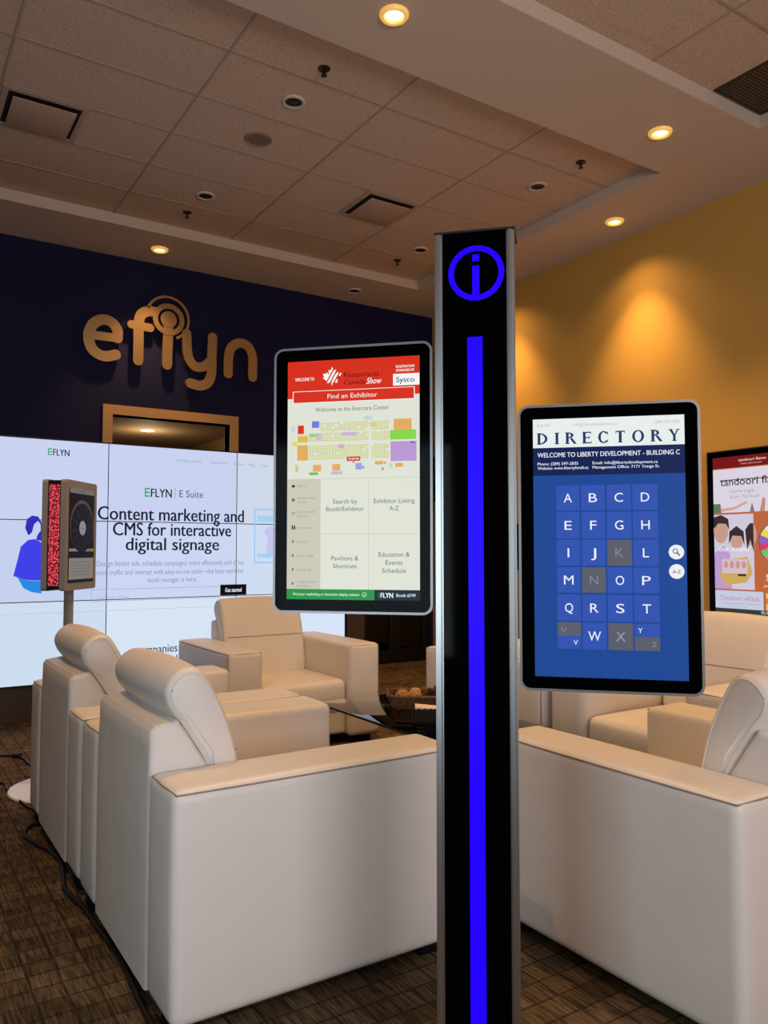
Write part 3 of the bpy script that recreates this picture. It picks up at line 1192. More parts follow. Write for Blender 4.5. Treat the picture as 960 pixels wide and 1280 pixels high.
BLUE = (40, 0, 255)
kc = Canvas(ktf, 1, 1, 1.0, .0006)
kc.P = lambda fx, fy, lay: ktf(fx, fy, (kc.cur['z'] + lay) * .0006)
M_BLUE = mat('blue_light', (0, 0, 8), rough=0.4, spec=0.1, emit=(34, 0, 255), strength=1.15)
kc.part('light_bar', 1)
kc.rect(-.0205, 1.9285, .0192, .03, M_BLUE)
kc.part('info_symbol', 1)
for k in range(48):
    a_, c_ = 2 * PI * k / 48, 2 * PI * (k + 1) / 48
    ro, ri, cx, cz = .0735, .0585, .0035, 2.098
    kc.poly([(cx + r * math.cos(t), cz + r * math.sin(t)) for r, t in ((ri, a_), (ro, a_), (ro, c_), (ri, c_))], M_BLUE)
kc.rect(-.0067, 2.1475, .0122, 2.1300, M_BLUE)
kc.rect(-.0067, 2.1180, .0122, 2.0410, M_BLUE)
kc.finish(kiosk)

DW, DH = .4415, .7245


def display(cx, cz, label):
    def tf(x, y, z):
        return (cx + x, -z, cz + y)
    bm = bmesh.new()
    rr_plate(bm, DW - .004, DH - .004, .024, tf, -.045, -.0035)
    h = from_bm('display', bm, M_DARK, kiosk)
    h['label'] = label
    bm = bmesh.new()
    rr_frame(bm, DW, DH, .027, .0065, tf, -.03, 0)
    from_bm('rim', bm, M_BRONZE, h, smooth=True)
    bm = bmesh.new()
    rr_plate(bm, DW - .013, DH - .013, .021, tf, -.0035, -.0015)
    from_bm('cover_glass', bm, M_BEZEL, h)
    return h, tf


# left screen: exhibitor finder
LD, ltf = display(-.3340, 1.5632, 'left touch screen with the red and cream exhibitor finder')
SWD, SHT = .3675, .6495
lsx, lsz = .003, .0


def stf(tf, ox, oz):
    return lambda x, y, z: tf(x + ox, y + oz, z - .0015)


L = Canvas(stf(ltf, .0025, -.0005), SWD, SHT, 1.0, .00025)
CREAM, RED, WHITE = (222, 226, 212), (214, 46, 24), (246, 246, 240)
L.part('screen', 1)
L.rect(0, 0, 1, 1, CREAM)
L.part('title_banner', 2)
L.rect(0, 0, 1, .158, RED)
L.rect(.04, .127, .965, .178, WHITE, 1)
L.rect(.046, .1295, .959, .1755, RED, 2)
L.text('Find an Exhibitor', .31, .688, .142, .1625, WHITE, 3)
L.text('WELCOME TO', .058, .207, .069, .0835, WHITE, 1, bold=.03)
L.text('Restaurants', .435, .70, .0535, .076, (92, 16, 12), 1, bold=.004)
L.text('Canada', .435, .598, .085, .1065, (92, 16, 12), 1, bold=.004)
L.text('Show', .605, .722, .081, .1075, WHITE, 1, bold=.014, ital=True)
L.text('REGISTRATION', .826, .963, .036, .047, WHITE, 1, bold=.03)
L.text('SPONSORED BY', .826, .963, .052, .063, WHITE, 1, bold=.03)
L.rect(.805, .072, 1.0, .1205, WHITE, 1)
L.text('Sysco', .828, .963, .084, .1075, (16, 84, 150), 2, bold=.03)
# striped maple leaf
leaf = [(0, -1), (.18, -.62), (.40, -.72), (.34, -.22), (.62, -.48), (.68, -.30), (1, -.34), (.86, .02), (1, .12), (.52, .50), (.58, .68), (.06, .58), (.06, 1), (-.06, 1),
        (-.06, .58), (-.58, .68), (-.52, .50), (-1, .12), (-.86, .02), (-1, -.34), (-.68, -.30), (-.62, -.48), (-.34, -.22), (-.40, -.72), (-.18, -.62)]
lx, ly, lr = .345, .070, .072
L.poly([(lx + p[0] * lr, ly + p[1] * lr * SWD / SHT) for p in reversed(leaf)], WHITE, 1)
for k in range(3):
    o_ = -.35 + k * .42
    L.line((lx + (o_ - .5) * lr, ly + .042), (lx + (o_ + .5) * lr, ly - .030), .010, RED, 2)
L.disc(lx + .055, ly + .008, .018, RED, 2.5)
L.part('floor_map', 2)
L.text('Welcome to the Enercare Center', .215, .775, .1975, .2165, (96, 100, 96))
YG, OR, GN, PU = (214, 216, 120), (226, 170, 92), (134, 214, 72), (186, 150, 208)
random.seed(3)
for (x0, x1, y0, y1, nx, ny) in ((.255, .775, .262, .300, 24, 4), (.165, .775, .305, .343, 28, 4), (.165, .775, .357, .418, 28, 6)):
    dx, dy = (x1 - x0) / nx, (y1 - y0) / ny
    for i in range(nx):
        for j in range(ny):
            if random.random() < .93 and not (i * dx + x0 > .61 and i * dx + x0 < .64):
                q = random.random()
                cc = (208, 210, 140) if q < .8 else ((198, 214, 150) if q < .93 else (214, 190, 170))
                L.rect(x0 + i * dx + dx * .12, y0 + j * dy + dy * .14, x0 + i * dx + dx * .9, y0 + j * dy + dy * .9, cc)
for (x0, x1, y0, y1, cc) in ((.08, .128, .272, .308, (222, 44, 20)), (.19, .247, .256, .284, (112, 124, 216)), (.08, .16, .317, .344, (214, 190, 70)), (.077, .16, .355, .420, OR),
                             (.035, .078, .340, .360, (220, 218, 110)), (.81, .942, .258, .306, OR), (.782, .975, .304, .343, GN), (.786, .977, .351, .432, PU), (.932, .966, .352, .360, (80, 90, 210)),
                             (.458, .56, .408, .427, (206, 60, 40)), (.20, .262, .440, .468, OR), (.172, .238, .471, .482, (90, 190, 90)), (.348, .408, .438, .466, OR), (.340, .425, .469, .481, (198, 178, 214)),
                             (.525, .572, .436, .463, (150, 160, 222)), (.575, .592, .448, .460, (150, 160, 222)), (.67, .73, .430, .444, OR), (.735, .755, .432, .442, (222, 160, 130)),
                             (.82, .878, .440, .456, OR), (.062, .085, .438, .468, (222, 190, 130)), (.225, .27, .308, .338, (214, 184, 200)), (.172, .24, .310, .322, (140, 206, 130)),
                             (.42, .535, .306, .320, (200, 174, 210)), (.395, .44, .356, .372, (214, 170, 184)), (.585, .65, .242, .258, (190, 214, 206)), (.63, .685, .270, .284, (220, 196, 150)),
                             (.03, .06, .275, .30, (190, 220, 214)), (.775, .80, .440, .46, (186, 220, 180)), (.72, .735, .456, .468, (140, 150, 220))):
    L.rect(x0, y0, x1, y1, cc, 1)
L.text('YOU ARE HERE', .468, .55, .413, .4215, WHITE, 2, bold=.02)
L.disc(.51, .432, .006, (120, 40, 40), 2)
L.part('menu', 2)
L.rect(0, .5, .255, .957, (202, 200, 182))
DIV = (198, 198, 184)
L.rect(0, .498, 1, .5, DIV, 1)
L.rect(.255, .5, .259, .957, DIV, 1)
L.rect(.62, .5, .624, .957, DIV, 1)
L.rect(.259, .728, 1, .730, DIV, 2)
TX = (92, 96, 94)
for (s, xc, hw, y) in (('Search by', .445, .092, .603), ('Booth/Exhibitor', .445, .142, .634), ('Exhibitor Listing', .812, .150, .603), ('A-Z', .812, .034, .634),
                       ('Pavilions &', .445, .102, .838), ('Shortcuts', .445, .090, .870), ('Education &', .812, .114, .822), ('Events', .812, .062, .855), ('Schedule', .812, .088, .888)):
    L.text(s, xc - hw, xc + hw, y - .0195, y, TX, 1)
for k, lines in enumerate((('Start',), ('Restaurants', 'Canada'), ('Education &', 'Events'), ('Restrooms',), ('Onward',), ('Main Stage',), ('Ethnic Ex',), ('Coffee & Tea', 'Pavilion'))):
    y = .527 + k * .0583
    for j, s in enumerate(lines):
        yy = y + .005 + (j - (len(lines) - 1) / 2) * .017
        L.text(s, .080, .080 + .0125 * len(s), yy - .010, yy, (150, 150, 138), 1)
    ik = (50, 52, 50)
    if k == 0:
        L.poly([(.038, y + .006), (.058, y + .006), (.062, y - .001), (.048, y - .007), (.034, y - .001)], ik, 1)
    elif k == 1:
        L.disc(.047, y, .012, ik, 1)
        L.rect(.045, y - .003, .049, y + .004, CREAM, 2)
    elif k == 2:
        L.rect(.036, y - .005, .060, y - .002, ik, 1)
        L.rect(.036, y + .006, .060, y + .007, ik, 1)
    elif k == 3:
        for dx in (0, .017):
            L.rect(.036 + dx, y - .006, .048 + dx, y + .007, ik, 1)
            L.disc(.042 + dx, y - .008, .005, ik, 2)
    else:
        L.disc(.046, y - .002, .008, ik, 1)
        L.poly([(.040, y), (.046, y + .008), (.052, y)], ik, 1.5)
        L.disc(.046, y - .002, .003, CREAM, 2)
L.part('footer', 2)
L.rect(0, .957, .667, 1, (38, 146, 66))
L.rect(.667, .957, 1, 1, (18, 38, 50))
L.text('Find your wayfinding or interactive display solution', .05, .555, .972, .983, (226, 244, 226), 1, bold=.022)
L.ring(.592, .978, .017, .0035, (210, 240, 210), 1)
L.poly([(.583, .976), (.592, .984), (.601, .976), (.592, .980)], (210, 240, 210), 1)
for (a_, c_) in ((0, .2), (.4, .6), (.8, 1)):
    L.rect(.692, .969 + .02 * a_, .708, .969 + .02 * c_, (20, 110, 70), 1)
L.text('FLYN', .712, .805, .968, .989, (240, 244, 244), 1, bold=.045)
L.text('Booth #749', .828, .968, .971, .985, (226, 232, 234), 1, bold=.018)
L.finish(LD)

# right screen: building directory
RD, rtf = display(.3293, 1.3790, 'right touch screen with the blue letter directory')
R = Canvas(stf(rtf, .0005, .0), .3665, .6510, 1.0, .00025)
NAVY = (24, 44, 88)
R.part('screen', 1)
R.rect(0, 0, 1, 1, (31, 72, 148))
R.part('title_banner', 2)
R.rect(0, 0, 1, .113, (232, 238, 236))
R.rect(0, .113, 1, .222, (16, 34, 84))
strokes_serif(R, .03, .968, .0545, .100, 'DIRECTORY', (34, 54, 100), 1)
LG = (176, 182, 184)
R.text('8:20 AM', .03, .115, .019, .031, LG, 1)
R.text('info@libertydevelopment.ca', .275, .565, .019, .031, LG, 1)
R.text('(289) 597-2835', .812, .972, .019, .031, LG, 1)
WT = (238, 242, 250)
R.text('WELCOME TO LIBERTY DEVELOPMENT - BUILDING C', .03, .968, .1315, .1505, WT, 1, bold=.016)
R.text('Phone: (289) 597-2835', .03, .305, .170, .1815, WT, 1, bold=.012)
R.text('Website: www.libertyforall.ca', .03, .372, .187, .1985, WT, 1, bold=.012)
R.text('Email: info@libertydevelopment.ca', .40, .826, .170, .1815, WT, 1, bold=.012)
R.text('Management Office: 7171 Yonge St.', .40, .838, .187, .1985, WT, 1, bold=.012)
R.part('keypad', 2)
KEY, OFF = (50, 84, 176), (92, 94, 108)
cols = [(.155, .310), (.322, .478), (.490, .650), (.660, .822)]
rows = [(.262, .359), (.366, .467), (.473, .572), (.579, .676), (.684, .784), (.790, .892)]
wid = {'I': .011, 'J': .034, 'W': .082, 'M': .064, 'L': .040, 'E': .048, 'F': .042}
it = iter('ABCDEFGHIJKLMNOPQRST')
for r in range(6):
    for c_ in range(4):
        x0, x1 = cols[c_]
        y0, y1 = rows[r]
        xm, ym = (x0 + x1) / 2, (y0 + y1) / 2
        if r < 5:
            ch = next(it)
            off = ch in 'KN'
            R.rect(x0, y0, x1, y1, OFF if off else KEY)
            w = wid.get(ch, .055) / 2
            R.text(ch, xm - w, xm + w, ym - .019, ym + .0175, (128, 134, 142) if off else (240, 244, 250), 1, bold=-.004 if ch != 'I' else 0)
        elif c_ == 0:
            R.rect(x0, y0, x1, ym, OFF)
            R.rect(x0, ym, x1, y1, KEY)
            R.text('U', x0 + .025, x0 + .055, y0 + .018, y0 + .036, (140, 146, 150), 1)
            R.text('V', x1 - .050, x1 - .020, y1 - .036, y1 - .016, (240, 244, 250), 1)
        elif c_ == 3:
            R.rect(x0, y0, x1, ym, KEY)
            R.rect(x0, ym, x1, y1, OFF)
            R.text('Y', x0 + .022, x0 + .052, y0 + .016, y0 + .036, (240, 244, 250), 1)
            R.text('Z', x1 - .050, x1 - .022, y1 - .034, y1 - .016, (140, 146, 150), 1)
        else:
            off = c_ == 2
            R.rect(x0, y0, x1, y1, OFF if off else KEY)
            w = (.062 if off else .084) / 2
            R.text('WX'[c_ - 1], xm - w, xm + w, ym - .020, ym + .018, (150, 156, 160) if off else (240, 244, 250), 1)
R.part('search_button', 2)
for y in (.520, .593):
    R.disc(.935, y, .049, (236, 240, 244))
R.ring(.928, .516, .017, .005, (44, 48, 56), 1)
R.line((.939, .523), (.956, .533), .008, (44, 48, 56), 1)
R.text('A-Z', .909, .961, .5865, .600, (44, 48, 56), 1, bold=.02)
R.finish(RD)
# brackets that carry the screens on the column
for (x0, x1, z0) in ((-.20, -.095, 1.50), (.095, .20, 1.32)):
    box_obj('bracket', (x0, x1, .05, .085, z0, z0 + .12), M_DARK, kiosk, bevel=.003)


# ------------------------------------------------------------------ armchairs
AW, AH, CW, CD = .25, .70, 1.15, 1.0      # arm width, arm height, chair width, chair depth


def armchair(label):
    t = thing('armchair', label, 'armchair', (0, 0, 0), 0, 'white leather armchairs round the glass table')
    hw = CW / 2
    iw = hw - AW
    for s in (-1, 1):
        y0, y1 = (s * iw, s * hw) if s > 0 else (-hw, -iw)
        a_ = soft_box('armrest', (-.5, .5, y0 + .001, y1 - .001, .05, AH), .032, M_LEATHER, t, puff=(.006, .003, .006))
        bm = bmesh.new()
        yo, yi = s * (hw - .008), s * (iw + .012)
        z_ = AH - .012
        pts = [(.5 - .01, yo, z_), (.3, yo + s * .004, z_), (0, yo + s * .005, z_), (-.3, yo + s * .004, z_), (-.490, yo, z_), (-.494, (yo + yi) / 2, z_ + .001), (-.490, yi, z_)]
        tube(bm, pts, .0028, 6)
        pts = [(.490, yi, z_), (.494, (yo + yi) / 2, z_ + .001), (.49, yo, z_), (.493, yo, .4), (.49, yo, .09)]
        tube(bm, pts, .0028, 6)
        from_bm('seam', bm, M_SEAM, a_, smooth=True)
    rx = -.5
    shell = [(rx + .002, .05), (rx + .002, .60), (rx + .008, .815), (rx + .022, .832), (rx + .095, .842), (rx + .125, .80), (rx + .20, .68), (rx + .24, .50), (rx + .24, .05)]
    cushion('back_shell', shell, iw - .002, .018, M_LEATHER, t, bulge=0.002, straight=True)
    soft_box('seat_base', (-.36, .455, -iw + .002, iw - .002, .07, .27), .02, M_LEATHER, t)
    soft_box('seat_cushion', (-.22, .475, -iw + .004, iw - .004, .25, .455), .045, M_LEATHER, t, puff=(.012, 0, .016))
    prof = [(rx + .100, .838), (rx + .066, .885), (rx + .056, .935), (rx + .083, .980), (rx + .130, 1.002), (rx + .178, .985), (rx + .224, .912), (rx + .264, .820), (rx + .292, .725),
            (rx + .318, .60), (rx + .335, .49), (rx + .325, .435), (rx + .245, .435), (rx + .215, .55), (rx + .188, .69), (rx + .140, .775)]
    bc = cushion('back_cushion', prof, iw - .004, .03, M_LEATHER, t, belly=.010, bulge=.006)
    ring = smooth_closed(prof, 5)
    for s in (-1, 1):
        bm = bmesh.new()
        rr = inset_ring(ring, .0165)
        tube(bm, [(p[0], s * (iw - .004 - .0032), p[1]) for p in rr], .0032, 6, closed=True)
        from_bm('piping', bm, M_LEATHER, bc, smooth=True)
    bm = bmesh.new()
    tube(bm, [(rx + .294 + .010 * math.sin(PI * k / 10), -(iw - .03) + 2 * (iw - .03) * k / 10, .722) for k in range(11)], .003, 6)
    from_bm('seam', bm, M_SEAM, bc, smooth=True)
    for sx in (-.44, .42):
        for sy in (-1, 1):
            box_obj('foot', (sx - .045, sx + .045, sy * (hw - .10) - .045, sy * (hw - .10) + .045, 0, .052), M_FOOT, t, bevel=.006)
    return t


c1 = armchair('near left white leather armchair seen from behind, left of the kiosk column')


def place(o, x, y, rot, sy=1.0, label=None):
    if label:
        o['label'] = label
    o.location = (x, y, 0)
    o.rotation_euler = (0, 0, rot)
    o.scale = (1, sy, 1)


chairs = [(1.22, 2.18 + CW * 1.5 + .02, 0, 1.0, 'white armchair seen from behind, farther along the left row in front of the thin stand'),
          (2.545, 5.40, -PI / 2, 1.02, 'white armchair facing the camera in front of the video wall'),
          (2.50, 1.785, PI / 2, .95, 'white armchair at the lower right, its long plain side facing the camera'),
          (3.82, 2.22 + CW / 2, PI, 1.0, 'white armchair under the wall screen at right, behind the directory display'),
          (3.78, 2.25 + CW * 1.5, PI, 1.0, 'white armchair mostly hidden behind the kiosk column, a slim arm showing beside it')]
for (x, y, r, sy, lb) in chairs:
    place(copy_tree(c1), x, y, r, sy, lb)
place(c1, 1.22, 2.18 + CW / 2, 0)

# ------------------------------------------------------------------ glass coffee table and what stands on it
TZ = .43
tb = thing('coffee_table', 'low glass coffee table between the white armchairs', 'table', (2.70, 3.55, 0))
box_obj('glass_top', (-.352, .352, -.85, .85, TZ - .012, TZ), M_TABLEGLASS, tb, bevel=.002)
bm = bmesh.new()
for (x0, x1, y0, y1) in ((-.354, -.3505, -.852, .852), (.3505, .354, -.852, .852), (-.3505, .3505, -.852, -.8505), (-.3505, .3505, .8505, .852)):
    box(bm, x0, x1, y0, y1, TZ - .013, TZ - .001)
from_bm('glass_edge', bm, mat('glass_edge', (20, 30, 28), rough=0.2), tb)
box_obj('pedestal', (-.18, .22, -.62, -.30, .02, TZ - .012), M_DARK, tb, bevel=.006)
box_obj('foot_plate', (-.25, .27, -.70, -.22, 0, .02), M_DARK, tb, bevel=.004)

# woven basket
BX, BY, BR = 2.80, 3.93, math.radians(-36)
bk = thing('wicker_basket', 'dark brown woven basket on the glass table holding balls and pine cones', 'basket', (BX, BY, TZ), BR)
M_WICK = mat('wicker', (98, 62, 42), rough=0.6)
add_bump(M_WICK, 60, 0.6, 0.01, stretch=(1, 1, 3))
bm = bmesh.new()
for k in range(8):
    f = k / 7
    w, h_ = .31 + .06 * f, .20 + .05 * f
    lp = rr_loop(w, h_, .05, 5)
    dense = []
    for i in range(len(lp)):
        p, q = Vector(lp[i]), Vector(lp[(i + 1) % len(lp)])
        m_ = max(1, int((q - p).length / .012))
        dense += [p.lerp(q, j / m_) for j in range(m_)]
    pts = []
    for i, p in enumerate(dense):
        d_ = .0075 if ((i // 2) + k) % 2 else -.0075
        pts.append((p[0] + p[0] / p.length * d_, p[1] + p[1] / p.length * d_, .006 + k * .0095))
    tube(bm, pts, .0052, 6, closed=True)
from_bm('woven_side', bm, M_WICK, bk, smooth=True)
bm = bmesh.new()
rr_plate(bm, .30, .19, .05, lambda x, y, z: (x, y, z), .002, .010)
from_bm('bottom', bm, M_WICK, bk)
bm = bmesh.new()
lp = rr_loop(.385, .265, .055, 6)
tube(bm, [(x, y, .080) for x, y in lp], .009, 8, closed=True)
from_bm('rim', bm, M_WICK, bk, smooth=True)
bm = bmesh.new()
for s in (-1, 1):
    tube(bm, smooth_open([(s * .190, -.05, .082), (s * .197, -.03, .098), (s * .197, .03, .098), (s * .190, .05, .082)], 4), .008, 8)
from_bm('handle', bm, M_WICK, bk, smooth=True)


def in_basket(u, v, z):
    c_, s_ = math.cos(BR), math.sin(BR)
    return (BX + u * c_ - v * s_, BY + u * s_ + v * c_, TZ + z - .03)


def ball(u, v, z, r, label, col):
    m = mat('rattan_%d' % col[0], col, rough=0.7)
    bm = bmesh.new()
    bmesh.ops.create_icosphere(bm, subdivisions=2, radius=r * .9)
    random.seed(int(u * 1000) + 5)
    for k in range(9):
        ax = Vector((random.uniform(-1, 1), random.uniform(-1, 1), random.uniform(-1, 1))).normalized()
        p = ax.orthogonal().normalized()
        q = ax.cross(p)
        tube(bm, [(p * math.cos(t) + q * math.sin(t)) * r * .93 for t in [2 * PI * i / 20 for i in range(20)]], r * .11, 5, closed=True)
    o = from_bm('rattan_ball', bm, m, smooth=True)
    o.location = in_basket(u, v, z)
    tag(o, label, 'ball', 'balls in the wicker basket')


ball(-.105, -.015, .092, .044, 'tan woven ball at the left end of the wicker basket', (168, 122, 72))
ball(-.035, -.055, .088, .042, 'golden woven ball in the front middle of the wicker basket', (176, 124, 58))
ball(-.030, .045, .096, .040, 'pale woven ball behind the golden one in the wicker basket', (188, 148, 104))


def cone_fruit(u, v, z, label, rz):
    t = thing('pine_cone', label, 'pine cone', in_basket(u, v, z), rz, 'pine cones in the wicker basket')
    bm = bmesh.new()
    lathe(bm, [(0, -.045), (.020, -.035), (.026, -.01), (.020, .02), (0, .045)], 12)
    from_bm('core', bm, mat('cone_core', (40, 28, 20), rough=0.8), t, smooth=True)
    bm = bmesh.new()
    for k in range(60):
        f = k / 60
        zz = -.038 + .078 * f
        rr = .020 + .022 * math.sin(PI * min(1, f * .85 + .15))
        a_ = k * 2.39996
        d_ = Vector((math.cos(a_), math.sin(a_), 0))
        s_ = Vector((-math.sin(a_), math.cos(a_), 0))
        b0 = d_ * rr * .4 + Vector((0, 0, zz))
        tip = d_ * rr * 1.15 + Vector((0, 0, zz + .012))
        V_ = [bm.verts.new(p) for p in (b0 + s_ * .004, b0 - s_ * .004, tip - s_ * .009, tip + Vector((0, 0, .004)) + d_ * .004, tip + s_ * .009, b0 + Vector((0, 0, .006)))]
        bm.faces.new((V_[0], V_[1], V_[2], V_[3], V_[4]))
        bm.faces.new((V_[5], V_[4], V_[3]))
        bm.faces.new((V_[5], V_[3], V_[2]))
        bm.faces.new((V_[5], V_[2], V_[1]))
        bm.faces.new((V_[5], V_[0], V_[4]))
    from_bm('scales', bm, mat('cone_scale', (78, 60, 50), rough=0.8), t)


cone_fruit(.066, -.046, .098, 'dark pine cone in the front right of the wicker basket', .4)
cone_fruit(.112, .056, .098, 'dark pine cone in the back right of the wicker basket', 2.0)

# black scalloped napkin holder with white napkins
nh = thing('napkin_holder', 'small black scalloped holder with white napkins on the glass table', 'napkin holder', (2.590, 3.57, TZ), math.radians(-33))
bm = bmesh.new()
n = 48
for (w, h_) in ((.15, .11),):
    for (p, q) in (((-w / 2, -h_ / 2), (w / 2, -h_ / 2)), ((w / 2, -h_ / 2), (w / 2, h_ / 2)), ((w / 2, h_ / 2), (-w / 2, h_ / 2)), ((-w / 2, h_ / 2), (-w / 2, -h_ / 2))):
        prev = None
        nx, ny = (q[1] - p[1]), -(q[0] - p[0])
        ln = math.hypot(nx, ny)
        nx, ny = nx / ln, ny / ln
        for i in range(25):
            f = i / 24
            x, y = p[0] + (q[0] - p[0]) * f, p[1] + (q[1] - p[1]) * f
            zb = .004 + .010 * abs(math.sin(f * PI * 5))
            zt_ = .075 + .006 * abs(math.cos(f * PI * 5))
            cur = [bm.verts.new(v) for v in ((x + nx * .006, y + ny * .006, zb * 0), (x + nx * .006, y + ny * .006, zt_), (x, y, zt_), (x, y, zb * 0))]
            if prev:
                for k in range(4):
                    bm.faces.new((prev[k], prev[(k + 1) % 4], cur[(k + 1) % 4], cur[k]))
            prev = cur
bmesh.ops.remove_doubles(bm, verts=bm.verts[:], dist=.0001)
box(bm, -.075, .075, -.055, .055, 0, .006)
for i in range(7):
    bmesh.ops.create_uvsphere(bm, u_segments=10, v_segments=6, radius=.012, matrix=Matrix.Translation((-.066 + i * .022, -.060, .014)))
from_bm('holder_box', bm, M_FOOT, nh)
nap = mat('paper_white', (226, 206, 190), rough=0.8)
bm = bmesh.new()
for k in range(6):
    z_ = .010 + k * .0125
    box(bm, -.070 + .001 * (k % 2), .070, -.050, .050 - .001 * (k % 3), z_, z_ + .011)
bmesh.ops.rotate(bm, verts=bm.verts[:], cent=(0, 0, .045), matrix=Matrix.Rotation(math.radians(5), 3, 'Y'))
from_bm('napkins', bm, nap, nh)

# ------------------------------------------------------------------ second kiosk on a thin stand
k2 = thing('display_stand', 'slim taupe display on a thin pole with a glowing red edge', 'kiosk', (.975, 4.90, 0), math.radians(53))
bm = bmesh.new()
lathe(bm, [(0, .0), (.30, 0), (.305, .006), (.30, .014), (.10, .030), (.03, .036), (0, .036)], 48)
from_bm('base', bm, M_WHITEMETAL, k2, smooth=True)
box_obj('pole', (-.024, .024, -.02, .02, .03, 1.15), M_TAUPE, k2, bevel=.004)
HW_, Z0, Z1 = .198, 1.142, 1.772
M_LED = mat('red_led_matrix', (10, 0, 0), rough=0.4, emit=(255, 40, 60), strength=1.0)
nt, b, N, K = nodes_of(M_LED)
tc = N('ShaderNodeTexCoord')
vo = N('ShaderNodeTexVoronoi')
vo.inputs['Scale'].default_value = 105
K(tc.outputs['Object'], vo.inputs['Vector'])
rp = N('ShaderNodeValToRGB')
rp.color_ramp.elements[0].position = .25
rp.color_ramp.elements[0].color = lin((255, 96, 110))
rp.color_ramp.elements[1].position = .62
rp.color_ramp.elements[1].color = lin((110, 8, 18))
K(vo.outputs['Distance'], rp.inputs[0])
K(rp.outputs[0], b.inputs['Emission Color'])


def htf(sign_):
    def tf(x, y, z):
        return (x * sign_, sign_ * (-.07 - z), (Z0 + Z1) / 2 + y)
    return tf


for sgn, lb in ((1, None), (-1, None)):
    tf = htf(sgn)
    bm = bmesh.new()
    rr_plate(bm, 2 * HW_, Z1 - Z0, .018, tf, -.032, 0)
    h = from_bm('display', bm, M_TAUPE, k2)
    q = Canvas(tf, 2 * HW_ - .07, Z1 - Z0 - .085, .5, .0012)
    q.part('screen', 1)
    q.rect(0, 0, 1, 1, (16, 16, 24))
    if sgn > 0:
        q.part('wheel_graphic', 2)
        q.rect(.02, .0, .98, .055, (150, 142, 136))
        q.text('WIN', .42, .58, .018, .038, (60, 60, 60), 1)
        q.disc(.5, .40, .47, (110, 84, 66))
        q.disc(.5, .42, .44, (24, 22, 48), 1)
        for k in range(12):
            a_ = k * 30 + 8
            q.line((.5 + .2 * math.cos(math.radians(a_)), .42 - .2 * .6 * math.sin(math.radians(a_))), (.5 + .38 * math.cos(math.radians(a_)), .42 - .38 * .6 * math.sin(math.radians(a_))), .02, (70, 64, 66), 2)
        q.disc(.5, .42, .13, (186, 180, 178), 3)
        q.text('spin', .44, .56, .41, .43, (60, 60, 70), 4)
        q.rect(.02, .640, .80, .670, (170, 162, 150))
        q.rect(.82, .640, .98, .670, (190, 160, 60))
        q.rect(.02, .74, .98, .965, (172, 164, 156))
        for k in range(5):
            q.rect(.14, .785 + k * .032, .86, .790 + k * .032, (126, 120, 116), 1)
    q.finish(h)
bm = bmesh.new()
box(bm, -HW_ + .006, HW_ - .006, -.038, .038, Z0 + .006, Z1 - .006)
hd = from_bm('core_frame', bm, M_DARK, k2)
for s in (-1, 1):
    bm = bmesh.new()
    x0, x1 = sorted((s * (HW_ - .004), s * (HW_ - .006)))
    box(bm, x0, x1, -.030, .030, Z0 + .03, Z1 - .03)
    from_bm('led_strip', bm, M_LED, hd)

# ------------------------------------------------------------------ wall screen at the right
TVY0, TVY1, TVZ0, TVZ1 = 3.27, 4.095, .832, 2.192
tv = thing('wall_screen', 'portrait screen on the tan wall at the right edge showing red and orange restaurant posters', 'screen', (WX, (TVY0 + TVY1) / 2, 0), -PI / 2)
hw = (TVY1 - TVY0) / 2
box_obj('housing', (-hw, hw, -.075, 0, TVZ0, TVZ1), M_DARK, tv, bevel=.004)
bm = bmesh.new()
box(bm, -hw + .012, hw - .012, -.079, -.075, TVZ0 + .012, TVZ1 - .012)
from_bm('cover_glass', bm, M_BEZEL, tv)
TSW, TSH, TZC = .70, 1.275, 1.497
T = Canvas(lambda x, y, z: (x, -.079 - z, TZC + y), TSW, TSH, .92, .0008)
T.part('screen', 1)
T.rect(0, 0, 1, 1, (196, 104, 62))
T.part('title_banner', 2)
T.rect(0, 0, 1, .072, (124, 22, 24))
T.text('tandoori flame', .33, .67, .018, .036, (236, 214, 206), 1, bold=.03)
T.text('Indian grill and bar', .36, .62, .046, .056, (226, 190, 180), 1)
T.part('poster', 2)
T.rect(0, .078, 1, .358, (226, 218, 232))
# headline with a bar across the tops of the letters
T.text('tandoori flame', .095, .90, .135, .185, (58, 36, 40), 1, bold=.012)
T.rect(.09, .1475, .905, .1535, (58, 36, 40), 2)
T.text('Cashe Lage', .21, .52, .212, .232, (176, 150, 170), 1, ital=True)
T.text('Kuch Tie Kuch', .21, .58, .248, .268, (176, 150, 170), 1, ital=True)
T.poly([(.0, .30), (.0, .358), (.10, .358), (.09, .30)], (90, 128, 86), 1)
T.poly([(.08, .332), (.26, .325), (.42, .290), (.44, .300), (.27, .342), (.10, .352)], (222, 168, 160), 1)
T.poly([(.58, .358), (.62, .27), (.65, .28), (.64, .358)], (206, 140, 110), 1)
T.poly([(.70, .358), (.78, .24), (.82, .25), (.77, .358)], (214, 120, 76), 1)
T.poly([(.46, .358), (.49, .30), (.52, .358)], (140, 120, 140), 1)
T.part('photo', 2)
T.rect(.0, .37, .50, .845, (214, 208, 226))
skin, hair = (206, 160, 142), (60, 44, 48)
T.poly([(.0, .845), (.0, .62), (.12, .57), (.20, .62), (.22, .845)], (196, 160, 214), 1)
T.disc(.09, .47, .095, skin, 2, ry=.085)
T.poly([(.0, .46), (.0, .385), (.10, .372), (.19, .40), (.20, .47), (.16, .43), (.06, .425)], hair, 3)
T.disc(.29, .53, .080, skin, 2, ry=.065)
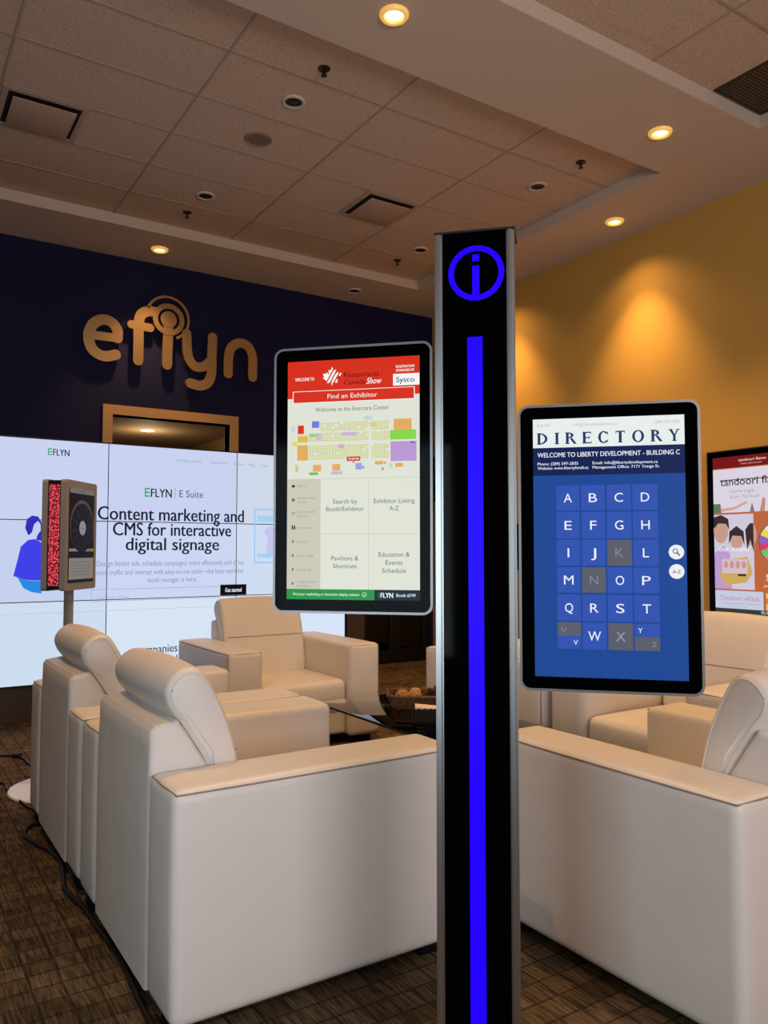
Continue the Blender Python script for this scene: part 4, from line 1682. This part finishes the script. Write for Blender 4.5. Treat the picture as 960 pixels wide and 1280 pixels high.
T.poly([(.19, .56), (.20, .48), (.29, .445), (.38, .48), (.39, .57), (.35, .51), (.24, .505)], hair, 3)
T.disc(.47, .50, .07, skin, 2, ry=.07)
T.poly([(.42, .60), (.40, .47), (.46, .43), (.50, .43), (.50, .61), (.46, .53)], hair, 3)
T.poly([(.06, .76), (.12, .66), (.42, .64), (.48, .74), (.40, .80), (.14, .82)], (214, 176, 96), 2)
T.rect(.10, .655, .42, .745, (222, 196, 214), 4)
for k in range(4):
    T.disc(.15 + k * .075, .69, .028, skin, 5, ry=.024)
T.text('our menu', .06, .44, .57, .605, (248, 244, 250), 6, bold=.03)
T.rect(.30, .748, .40, .762, (70, 50, 50), 5)
T.part('prize_wheel', 2)
wc, wr = (.80, .555), .235
cl = [(226, 60, 120), (240, 150, 60), (240, 224, 80), (120, 200, 90), (80, 170, 220), (150, 100, 200), (236, 120, 180), (238, 236, 230)]
T.disc(wc[0], wc[1], wr + .012, (110, 90, 84), 0)
for k in range(16):
    T.disc(wc[0], wc[1], wr, cl[(k * 3) % 8], 1, n=5, a0=k * 22.5, a1=(k + 1) * 22.5)
T.disc(wc[0], wc[1], .075, (30, 26, 30), 2)
T.text('Spin to win', .64, .97, .745, .785, (250, 246, 240), 1, bold=.03)
T.text('play now for a treat', .61, .97, .808, .824, (246, 226, 210), 1)
T.part('offer_card', 2)
T.rect(0, .855, .60, .968, (206, 210, 232))
T.text('Tandoori eKlub', .06, .55, .885, .915, (196, 140, 160), 1)
T.text('join for special offers and a treat', .08, .56, .928, .940, (156, 160, 190), 1)
T.text('on us', .24, .40, .948, .958, (156, 160, 190), 1)
T.rect(.63, .862, 1, .968, (236, 196, 110))
T.poly([(.63, .89), (.72, .91), (.70, .93), (.63, .925)], (226, 130, 60), 1)
T.text('Feast', .75, .97, .90, .935, (150, 70, 40), 1)
T.part('footer', 2)
T.rect(0, .968, 1, 1, (54, 62, 58))
T.text('FLYN', .575, .70, .972, .992, (220, 224, 222), 1, bold=.05)
T.finish(tv)


# ------------------------------------------------------------------ cables on the carpet
def cable(label, pts, r=.007, plug=None):
    bm = bmesh.new()
    tube(bm, smooth_open([(x, y, r + .001) for x, y in pts], 6), r, 8)
    if plug:
        bmesh.ops.create_uvsphere(bm, u_segments=12, v_segments=8, radius=.026, matrix=Matrix.Translation((plug[0], plug[1], .018)) @ Matrix.Diagonal((1.5, .8, .6, 1)))
    o = from_bm('power_cable', bm, M_CABLE, smooth=True)
    tag(o, label, 'cable')


cable('thin black cable with a connector entering from the left beside the white round base', [(.30, 6.05), (.60, 5.93), (.754, 5.869), (.84, 5.80), (.872, 5.70), (.885, 5.52), (.93, 5.40)], plug=(.845, 5.79))
cable('black cable looping on the carpet round the front of the white round base', [(.66, 5.21), (.69, 5.14), (.685, 5.03), (.70, 4.90), (.735, 4.62), (.80, 4.45)])
cable('black cable running along the carpet at the back of the left row of armchairs',
      [(.80, 4.32), (.70, 4.30), (.655, 4.20), (.658, 4.10), (.692, 3.97), (.722, 3.84), (.728, 3.70), (.700, 3.50), (.69, 3.40), (.715, 3.20), (.722, 3.00), (.735, 2.80), (.725, 2.60), (.715, 2.45), (.712, 2.33), (.70, 2.15), (.62, 1.95)], .009)
